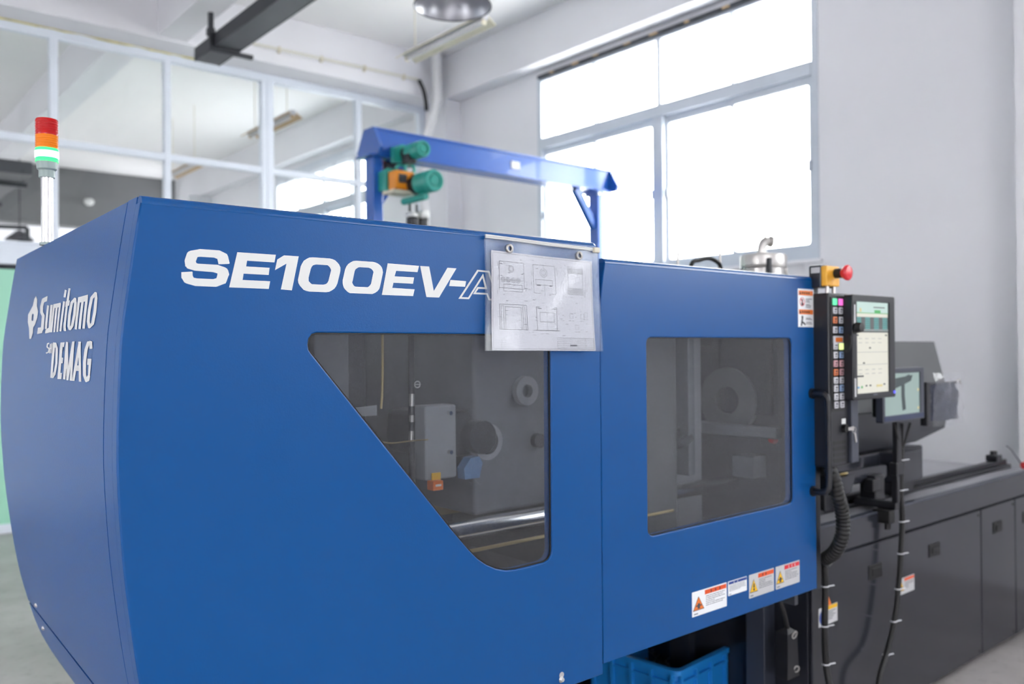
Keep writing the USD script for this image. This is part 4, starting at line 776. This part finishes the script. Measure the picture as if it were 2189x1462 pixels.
a, b, f = crumple(1.62, .05, 3); part(t, 'cloth', [trimesh.Trimesh(a, f, process=False), trimesh.Trimesh(b, f[:, ::-1], process=False)], 'navy_cloth', smooth=True)
a, b, f = crumple(1.60, .05, 9, .022); part(t, 'plastic_film', trimesh.Trimesh(a, f, process=False), 'bag_film', 'clear crumpled film', smooth=True)
part(t, 'top_rod', [cyl((bx0 - .03, 1.63, bz1), (bx1 + .012, 1.63, bz1), .006, 10)], 'black_plastic')
part(t, 'side_rail', box(bx0 - .045, bx0 - .008, 1.62, 1.65, bz0 - .02, bz1 + .01, .004), 'black_plastic')
part(t, 'hook', tube([(bx1 + .01, 1.63, bz1), (bx1 + .05, 1.63, bz1 + .012), (bx1 + .065, 1.63, bz1 - .008)], .004, 8), 'stainless')

# hoses and cables
def ribbed(pts, r):
    m = tube(pts, r, 18, per=14); return m
hpts = [(2.745, 1.60, 1.09), (2.697, 1.520, 1.064), (2.703, 1.500, 0.994), (2.735, 1.500, 0.918), (2.731, 1.500, 0.847), (2.737, 1.530, 0.787), (2.754, 1.580, 0.746)]
hp_ = np.array(hpts); t = thing('corrugated_hose', 'black corrugated hose looping down from the control column', 'hose', tuple(hp_[-1]))
tt = tube(hpts, 1.0, 18, per=16)  # centre line for the ribs
nn = 18; cen = tt.vertices[:-2].reshape(-1, nn, 3).mean(1)
rad = np.where(np.arange(len(cen)) % 3 == 0, .0215, .0245)
part(t, 'hose', tube(cen, rad, 18, curve=False), 'black_rubber')
part(t, 'hose_collar', [cyl(cen[0], cen[2], .029, 20), cyl(cen[-3], cen[-1], .029, 20)], 'black_plastic')
t = thing('control_bracket', 'dark bracket under the control column with a pale worn rim', 'bracket', (2.807, 1.540, 1.001))
b = (2.833, 1.540, 1.007)
part(t, 'cup', [hull([(b[0] - .07, 1.53, b[2] + .03), (b[0] + .05, 1.53, b[2] + .03), (b[0] + .05, 1.68, b[2] + .03), (b[0] - .07, 1.68, b[2] + .03), (b[0] - .03, 1.54, b[2] - .04), (b[0] + .04, 1.54, b[2] - .03), (b[0] + .04, 1.66, b[2] - .03), (b[0] - .03, 1.66, b[2] - .04)])], 'navy_paint')
part(t, 'rim', [ring((b[0] - .01, 1.56, b[2] + .032), .028, .004, (0, .3, 1))], 'rod_tan')
part(t, 'arm', box(b[0] - .02, b[0] + .42, 1.69, 1.75, b[2] - .0, b[2] + .05, .008), 'navy_paint')
def cable(name, pts, r, ties, label):
    t = thing(name, label, 'cable', pts[-1])
    part(t, 'cable', tube(pts, r, 12), 'black_rubber')
    for q in ties:
        part(t, 'cable_tie', [ring(q, r + .001, .0022, (0, .1, 1), 16, 6), strut(np.array(q) + (r * .7, -r * .5, 0), np.array(q) + (r + .022, -r - .004, .001), .005, .003)], 'tie_white')
cable('power_cable', [(2.788, 1.600, 0.737), (2.793, 1.600, 0.630), (2.787, 1.600, 0.498), (2.794, 1.600, 0.364), (2.788, 1.580, 0.280), (2.86, 1.56, .05), (2.95, 1.57, .012)], .0115, [(2.793, 1.600, 0.641), (2.788, 1.600, 0.501), (2.794, 1.600, 0.364)], 'black cable bundle with white ties hanging below the corrugated hose')
cc = [(3.385, 1.600, 1.079), (3.379, 1.600, 1.005), (3.373, 1.600, 0.912), (3.382, 1.600, 0.799), (3.367, 1.600, 0.670), (3.345, 1.600, 0.544), (3.310, 1.600, 0.421), (3.246, 1.600, 0.307), (3.133, 1.580, 0.212), (3.13, 1.58, .015)]
cable('monitor_cable', cc, .010, [(3.384, 1.600, 1.036), (3.373, 1.600, 0.916), (3.378, 1.600, 0.790), (3.367, 1.600, 0.664), (3.340, 1.600, 0.528), (3.302, 1.600, 0.408), (3.235, 1.600, 0.292)], 'long black cable bundle with white ties from the smaller monitor to the floor')
t = thing('monitor_leads', 'three thin black leads gathering below the smaller monitor', 'cable', (3.385, 1.600, 1.079))
for a in ((3.286, 1.585, 1.190), (3.360, 1.585, 1.185), (3.428, 1.585, 1.183)):
    e = np.array((3.385, 1.600, 1.076)); a = np.array(a); part(t, 'lead', tube([a, a * .55 + e * .45 + (.0, 0, -.004), e], .005, 8), 'black_rubber')
# black padlocked device hanging under the door
v0 = np.array((2.709, 1.700, 0.403))
t = thing('hanging_pendant', 'black hand pendant hanging on a cord under the safety door', 'pendant', tuple(v0 + (0, 0, -.1)))
part(t, 'body', hull([v0 + d for d in ((-.03, -.02, .07), (.03, -.02, .07), (-.035, -.02, -.09), (.04, -.02, -.09), (-.03, .03, .07), (.03, .03, .07), (-.035, .03, -.09), (.04, .03, -.09), (0, 0, .09))]), 'black_plastic')
part(t, 'ring', [ring(v0 + (.01, -.022, .062), .013, .003, (0, 1, .3)), ring(v0 + (.02, -.022, -.062), .011, .0025, (.4, 1, .2))], 'stainless')
part(t, 'cord', tube([v0 + (0, 0, .08), v0 + (-.02, .0, .14), v0 + (-.035, .02, .22), v0 + (-.03, .05, .30)], .008, 10), 'black_rubber')
t = thing('cable_whip', 'thin grey wire with a red plug at the far end of the machine table', 'cable', (5.085, 1.750, 0.843))
w = [(4.880, 1.750, 0.959), (4.943, 1.750, 0.932), (5.007, 1.750, 0.891), (5.072, 1.750, 0.850)]
part(t, 'wire', tube(w, .003, 8), 'print_grey')
w = np.array((5.119, 1.750, 0.830)); part(t, 'plug', [turned([(0, .022), (.016, .02), (.02, 0), (.014, -.012), (0, -.012)], w, n=20), cyl(w + (0, 0, -.03), w + (0, 0, -.01), .012, 14)], 'red')

# blue crate of scrap under the chute
ang = math.radians(5); ca, sa = math.cos(ang), math.sin(ang)
Zr = .315
k0 = np.array((2.439, 1.978, 0.315))
def crate_pt(u, v, z): return (k0[0] + u * ca - v * sa, k0[1] + u * sa + v * ca, z)
t = thing('plastic_crate', 'blue plastic crate on the floor under the safety door', 'crate', crate_pt(.25, .18, 0))
CL, CW = .58, .44
cx = trimesh.transformations.rotation_matrix(ang, (0, 0, 1))
def crate(m): m = m.copy(); m.apply_transform(cx); m.apply_translation((k0[0], k0[1], 0)); return m
def tub(o, z0, z1, tp, th=.006):
    P_ = lambda d: roundpoly([(d, d), (CL - d, d), (CL - d, CW - d), (d, CW - d)], .03, 4)
    return crate(prism(P_(o).difference(P_(o + th)), 'Z', z0, z1))
part(t, 'wall', tub(.018, .004, Zr - .004, 0), 'crate_blue')
part(t, 'floor', crate(prism(roundpoly([(.02, .02), (CL - .02, .02), (CL - .02, CW - .02), (.02, CW - .02)], .03, 4), 'Z', .002, .008)), 'crate_blue')
part(t, 'rim', tub(.0, Zr - .018, Zr, 0, .022), 'crate_blue')
part(t, 'band', tub(.006, Zr - .058, Zr - .048, 0, .014), 'crate_blue')
part(t, 'band', tub(.006, .10, .11, 0, .014), 'crate_blue')
for k in range(6):
    u = .035 + k * (CL - .07) / 5
    for y0, y1 in ((.004, .019), (CW - .019, CW - .004)): part(t, 'rib', crate(box(u - .007, u + .007, y0, y1, .01, Zr - .016, .001)), 'crate_blue')
for k in range(5):
    v = .035 + k * (CW - .07) / 4
    for x0, x1 in ((.004, .019), (CL - .019, CL - .004)): part(t, 'rib', crate(box(x0, x1, v - .007, v + .007, .01, Zr - .016, .001)), 'crate_blue')
sc = []
for k in range(420):
    u, v = rng.uniform(.04, CL - .04), rng.uniform(.04, CW - .04); z = .17 + .05 * math.sin(u * 9) * math.cos(v * 8) + rng.uniform(-.02, .02)
    m = box(-rng.uniform(.008, .03), rng.uniform(.008, .03), -.004, .004, -.003, .003)
    m.apply_transform(trimesh.transformations.euler_matrix(rng.uniform(-1, 1), rng.uniform(-1, 1), rng.uniform(0, 6.3))); m.apply_translation((u, v, z)); sc.append(crate(m))
heap = crate(prism(roundpoly([(.03, .03), (CL - .03, .03), (CL - .03, CW - .03), (.03, CW - .03)], .03, 4), 'Z', .01, .15))
single('scrap_plastic', sc + [heap], 'scrap_black', 'heap of small black plastic sprues filling the blue crate', 'scrap', kind='stuff', smooth=False)

# ================================================================= DRAWING SLEEVE
t = thing('drawing_sleeve', 'clear zip sleeve holding a technical drawing over the top edge of the blue panel', 'document sleeve', (1.4, YF - .02, 1.49))
SL, SR = ((1.222, 1.765), (1.213, 1.493)), ((1.598, 1.757), (1.604, 1.488))
def sl(u, v, d=0.0):
    a = np.array(SL[0]) * (1 - v) + np.array(SL[1]) * v; b = np.array(SR[0]) * (1 - v) + np.array(SR[1]) * v
    p = a * (1 - u) + b * u
    y = YF - .008 - .012 * v - .006 * math.sin(u * math.pi * 1.3 + .4) * v - .002 * math.sin(u * 9 + v * 5)
    return (p[0], y - d, p[1])
def sleeve_patch(u0, u1, v0, v1, d, nu=18, nv=12):
    us, vs = np.linspace(u0, u1, nu), np.linspace(v0, v1, nv)
    V = [sl(u, v, d) for v in vs for u in us]; i, j = [q.ravel() for q in np.meshgrid(np.arange(nv - 1), np.arange(nu - 1), indexing='ij')]
    F = np.vstack([np.c_[i * nu + j, (i + 1) * nu + j, (i + 1) * nu + j + 1], np.c_[i * nu + j, (i + 1) * nu + j + 1, i * nu + j + 1]])
    return trimesh.Trimesh(V, F, process=False)
fl = part(t, 'back_film', sleeve_patch(0, 1, 0, 1, -.0035), 'clear_film', smooth=True)
part(t, 'front_film', sleeve_patch(0, 1, 0, 1, .0015), 'clear_film', smooth=True)
sh = part(t, 'drawing_sheet', sleeve_patch(.045, .935, .135, .995, -.0006), 'paper', 'white paper drawing', smooth=True)
lines = []
U = lambda u: .045 + .89 * u
V_ = lambda v: .135 + .86 * v
def ln(u0, v0, u1, v1, w=.0016):
    """A printed line on the sheet, in its own 0..1 frame."""
    a, b = np.array((u0, v0)), np.array((u1, v1)); d = b - a; l = np.hypot(*(d * (1, .7))) + 1e-9
    k = max(2, int(l / .12) + 1); nrm = np.array((-d[1], d[0])) / (np.hypot(*d) + 1e-9) * w * np.array((1, 1.35))
    pts = [a + d * s for s in np.linspace(0, 1, k)]
    Vv = [sl(U(q[0]), V_(q[1]), -.0003) for p in pts for q in (p - nrm, p + nrm)]
    lines.append(trimesh.Trimesh(Vv, [f for i in range(k - 1) for f in ((2 * i, 2 * i + 2, 2 * i + 1), (2 * i + 1, 2 * i + 2, 2 * i + 3))] + [f[::-1] for i in range(k - 1) for f in ((2 * i, 2 * i + 2, 2 * i + 1), (2 * i + 1, 2 * i + 2, 2 * i + 3))], process=False))
def rect(u0, v0, u1, v1, w=.0013):
    ln(u0, v0, u1, v0, w); ln(u1, v0, u1, v1, w); ln(u1, v1, u0, v1, w); ln(u0, v1, u0, v0, w)
def circ(u, v, r, w=.0012, n=14):
    p = [(u + r * math.cos(a), v + r * 1.35 * math.sin(a)) for a in np.linspace(0, 2 * math.pi, n + 1)]
    for a, b in zip(p[:-1], p[1:]): ln(*a, *b, w)
def words(u, v, n, w=.0022):
    for _ in range(n):
        l = rng.uniform(.008, .03); ln(u, v, u + l, v, w); u += l + rng.uniform(.005, .012)
rect(.012, .018, .988, .985, .0012)
rect(.07, .10, .30, .37); circ(.18, .17, .025); circ(.18, .17, .017)
for k in range(4): circ(.105 + k * .047, .285, .019); circ(.105 + k * .047, .285, .010)
ln(.06, .285, .31, .285, .0008); rect(.11, .33, .28, .40)
rect(.39, .10, .60, .40); circ(.49, .18, .034); circ(.49, .18, .02); rect(.41, .255, .57, .31); ln(.49, .08, .49, .44, .0008)
ln(.42, .315, .455, .315, .004); ln(.54, .315, .565, .315, .004)
rect(.73, .09, .89, .155); 
for k in range(5): ln(.73, .105 + k * .011, .89, .105 + k * .011)
rect(.73, .155, .89, .32)
for k in range(5): ln(.72, .33 + k * .014, .90, .33 + k * .014)
rect(.07, .535, .31, .79, .0018); rect(.12, .56, .26, .79); rect(.085, .55, .105, .79); rect(.275, .55, .295, .79)
rect(.40, .545, .60, .79, .0018); ln(.38, .79, .63, .79, .0026); ln(.41, .56, .59, .56, .0026); ln(.5, .52, .5, .80, .0008); rect(.43, .60, .57, .70)
for u, v in ((.74, .60), (.86, .60), (.80, .72), (.90, .58)): rect(u, v, u + .035, v + .05, .001); words(u - .01, v + .075, 2, .0016)
for v in np.arange(.88, .985, .021): words(.07, v, 2, .0014)
rect(.60, .865, .985, .982)
for k in range(1, 6): ln(.60, .865 + k * .02, .985, .865 + k * .02, .0009)
for u in (.67, .74, .82, .90): ln(u, .865, u, .982, .0009)
ln(.735, .945, .81, .945, .007)
for k in range(90): words(rng.uniform(.04, .92), rng.uniform(.05, .86), 1, rng.uniform(.0010, .0018))
for k in range(30):
    u, v = rng.choice((.06, .32, .38, .62, .70, .92)) + rng.uniform(-.01, .01), rng.uniform(.08, .42); ln(u, v, u, v + rng.uniform(.02, .06), .0009)
part(sh, 'drawing_lines', lines, 'print_grey', smooth=False, kind='stuff')
part(t, 'zip_strip', cat(*[tube([sl(u, v, .002) for u in np.linspace(0, 1, 9)], .0022, 8) for v in (.012, .028)]), 'letter_white')
p = sl(.965, .02, .004); part(t, 'zip_slider', box(p[0] - .010, p[0] + .010, p[1] - .006, p[1] + .004, p[2] - .008, p[2] + .006, .002), 'lamp_cream')
for u in (.185, .80):
    p = sl(u, .105 if u < .5 else .095, .004)
    part(t, 'eyelet', [ring(p, .0085, .0026, (0, 1, 0)), turned([(.006, -.004), (.0105, -.003), (.0105, .003), (.006, .003)], np.array(p) + (0, .002, 0), (0, 1, 0), 24)], 'stainless')

# ================================================================= STICKERS
def sticker(label, x0, x1, z0, z1, head, tri, paper='sticker_white', y=YF, marks=3, dark=False, g=None):
    t = thing('warning_sticker', label, 'sticker', ((x0 + x1) / 2, y, z0), g)
    W, H = x1 - x0, z1 - z0; e = .0004
    bk = part(t, 'backing', prism(roundpoly([(x0, z0), (x1, z0), (x1, z1), (x0, z1)], .002, 2), 'Y', y - e, y), paper)
    s = .36 if tri else .04
    if head:
        part(t, 'header', box(x0 + W * s, x1 - W * .015, y - 2 * e, y - e, z1 - H * .23, z1 - H * .05), head)
        for k in range(marks):
            u = x0 + W * (s + (1 - s) * (.28 + .2 * k)); zc = z1 - H * .14; h = H * .05
            part(t, 'header_mark', [box(u - h * .6, u + h * .6, y - 3 * e, y - 2 * e, zc + q * h - .0012, zc + q * h + .0006) for q in (-.9, 0, .9)] + [box(u - .0008, u + .0008, y - 3 * e, y - 2 * e, zc - h, zc + h)], 'letter_white' if head in ('cobalt', 'red') else 'print_dark')
    if tri:
        cx_, b_ = x0 + W * .18, W * .16
        part(t, 'triangle_border', prism(Polygon([(cx_ - b_, z0 + H * .22), (cx_ + b_, z0 + H * .22), (cx_, z0 + H * .78)]), 'Y', y - 2 * e, y - e), 'print_dark')
        part(t, 'triangle', prism(Polygon([(cx_ - b_ * .88, z0 + H * .25), (cx_ + b_ * .88, z0 + H * .25), (cx_, z0 + H * .74)]), 'Y', y - 3 * e, y - 2 * e), tri)
        gl_ = [Polygon([(cx_ - .004, z0 + H * .42), (cx_ + .004, z0 + H * .42), (cx_ + .002, z0 + H * .60), (cx_ - .002, z0 + H * .60)]), Point(cx_, z0 + H * .34).buffer(.004, quad_segs=4)] if tri == 'yellow' and marks == 2 else [sbox(cx_ - b_ * .5, z0 + H * .38, cx_ + b_ * .5, z0 + H * .43), sbox(cx_ - b_ * .2, z0 + H * .28, cx_ + b_ * .2, z0 + H * .50)]
        part(t, 'triangle_sign', prism(unary_union(gl_), 'Y', y - 4 * e, y - 3 * e), 'print_dark')
    rows_ = 6
    tx = []
    for k in range(rows_):
        z = z1 - H * (.31 + .075 * k); u = x0 + W * (s + .03)
        end = x1 - W * (.06 + rng.choice((0, .05, .3)))
        while u < end:
            l = min(rng.uniform(.004, .018), end - u); tx.append(box(u, u + l, y - 2 * e, y - e, z - H * .012, z + H * .012)); u += l + .0025
    tx.append(box(x0 + W * .05, x0 + W * .16, y - 2 * e, y - e, z0 + H * .07, z0 + H * .11))
    part(t, 'text_lines', tx, 'print_grey', smooth=False, kind='stuff')
    return t
sticker('white warning sticker with an orange header and orange triangle, first of the bottom row', 1.984, 2.151, .711, .783, 'red_orange', 'orange', marks=3)
sticker('small white notice sticker with a dark blue header on the safety door', 2.158, 2.255, .739, .783, 'cobalt', None, marks=2)
sticker('grey warning sticker with an orange header and yellow exclamation triangle', 2.267, 2.404, .710, .783, 'red_orange', 'yellow', 'sticker_grey', marks=2)
sticker('grey danger sticker with a red header and yellow triangle, last of the bottom row', 2.414, 2.555, .710, .783, 'red', 'yellow', 'sticker_grey', marks=3)
# caution sticker at the upper right corner: two stacked notices
t = thing('caution_sticker', 'tall white caution sticker with two brown headers at the top corner of the safety door', 'sticker', (2.612, YF, 1.56))
e = .0004; x0, x1 = 2.562, 2.661
part(t, 'backing', box(x0, x1, YF - e, YF, 1.561, 1.690), 'sticker_white')
for z in (1.668, 1.604): part(t, 'header', box(x0 + .005, x1 - .006, YF - 2 * e, YF - e, z, z + .016), 'orange'); part(t, 'header_mark', [prism(Polygon([(x0 + .007, z + .003), (x0 + .019, z + .003), (x0 + .013, z + .013)]), 'Y', YF - 3 * e, YF - 2 * e)] + [box(x0 + .024 + k * .013, x0 + .032 + k * .013, YF - 3 * e, YF - 2 * e, z + .005, z + .011) for k in range(4)], 'print_dark')
part(t, 'prohibition_sign', [ring((x0 + .026, YF - e, 1.646), .014, .0012, (0, 1, 0), 24, 5), strut((x0 + .017, YF - e - .0003, 1.656), (x0 + .035, YF - e - .0003, 1.636), .0018, .0018)], 'red')
part(t, 'hand_symbol', prism(unary_union([sbox(x0 + .023, 1.638, x0 + .030, 1.655), sbox(x0 + .021, 1.634, x0 + .032, 1.642)]), 'Y', YF - 2 * e, YF - 1.2 * e), 'print_dark')
part(t, 'person_symbol', prism(unary_union([Point(x0 + .026, 1.594).buffer(.0055, quad_segs=4), LineString([(x0 + .026, 1.588), (x0 + .022, 1.575), (x0 + .020, 1.568)]).buffer(.004), LineString([(x0 + .024, 1.578), (x0 + .036, 1.574), (x0 + .042, 1.570)]).buffer(.0032)]), 'Y', YF - 2 * e, YF - e), 'print_dark')
part(t, 'text_lines', [box(x0 + .048, x0 + .048 + rng.uniform(.02, .042), YF - 2 * e, YF - e, z, z + .0022) for z in (1.655, 1.650, 1.645, 1.636, 1.632, 1.627, 1.590, 1.586, 1.576, 1.571)], 'print_grey', smooth=False, kind='stuff')
# stickers on the dark cabinet
CS = CY - .004
t = thing('ear_protection_sticker', 'white sticker with a blue mandatory sign behind the hanging black cable', 'sticker', (2.90, CS, .47))
part(t, 'backing', box(2.836, 2.967, CS - e, CS, .471, .539), 'sticker_grey')
part(t, 'header', box(2.895, 2.965, CS - 2 * e, CS - e, .523, .537), 'yellow')
part(t, 'mandatory_disc', prism(Point(2.866, .503).buffer(.026, quad_segs=10), 'Y', CS - 2 * e, CS - e), 'cobalt')
part(t, 'head_symbol', prism(unary_union([Point(2.868, .505).buffer(.011, quad_segs=6), sbox(2.858, .486, 2.878, .497)]), 'Y', CS - 3 * e, CS - 2 * e), 'letter_white')
part(t, 'text_lines', [box(2.90, 2.90 + rng.uniform(.03, .055), CS - 2 * e, CS - e, .515 - k * .007, .5175 - k * .007) for k in range(5)], 'print_grey', smooth=False, kind='stuff')
sq = (2.896, 1.652, 0.560)
t = thing('triangle_sticker', 'orange triangle sticker on the dark cabinet above the blue mandatory sign', 'sticker', (sq[0], CS, sq[2] - .02))
part(t, 'triangle', prism(Polygon([(sq[0] - .03, sq[2] - .022), (sq[0] + .03, sq[2] - .022), (sq[0], sq[2] + .03)]), 'Y', CS - e, CS), 'orange')
part(t, 'bolt_mark', prism(Polygon([(sq[0] - .002, sq[2] + .012), (sq[0] + .004, sq[2] + .012), (sq[0] + .001, sq[2] - .002), (sq[0] + .005, sq[2] - .002), (sq[0] - .004, sq[2] - .016), (sq[0] - .001, sq[2] - .005), (sq[0] - .005, sq[2] - .005)]), 'Y', CS - 2 * e, CS - e), 'print_dark')
t = sticker('grey sticker with an orange header on the cabinet door, partly behind the long cable', 3.452, 3.592, .467, .534, 'red_orange', 'yellow', 'sticker_grey', y=CS, marks=0)
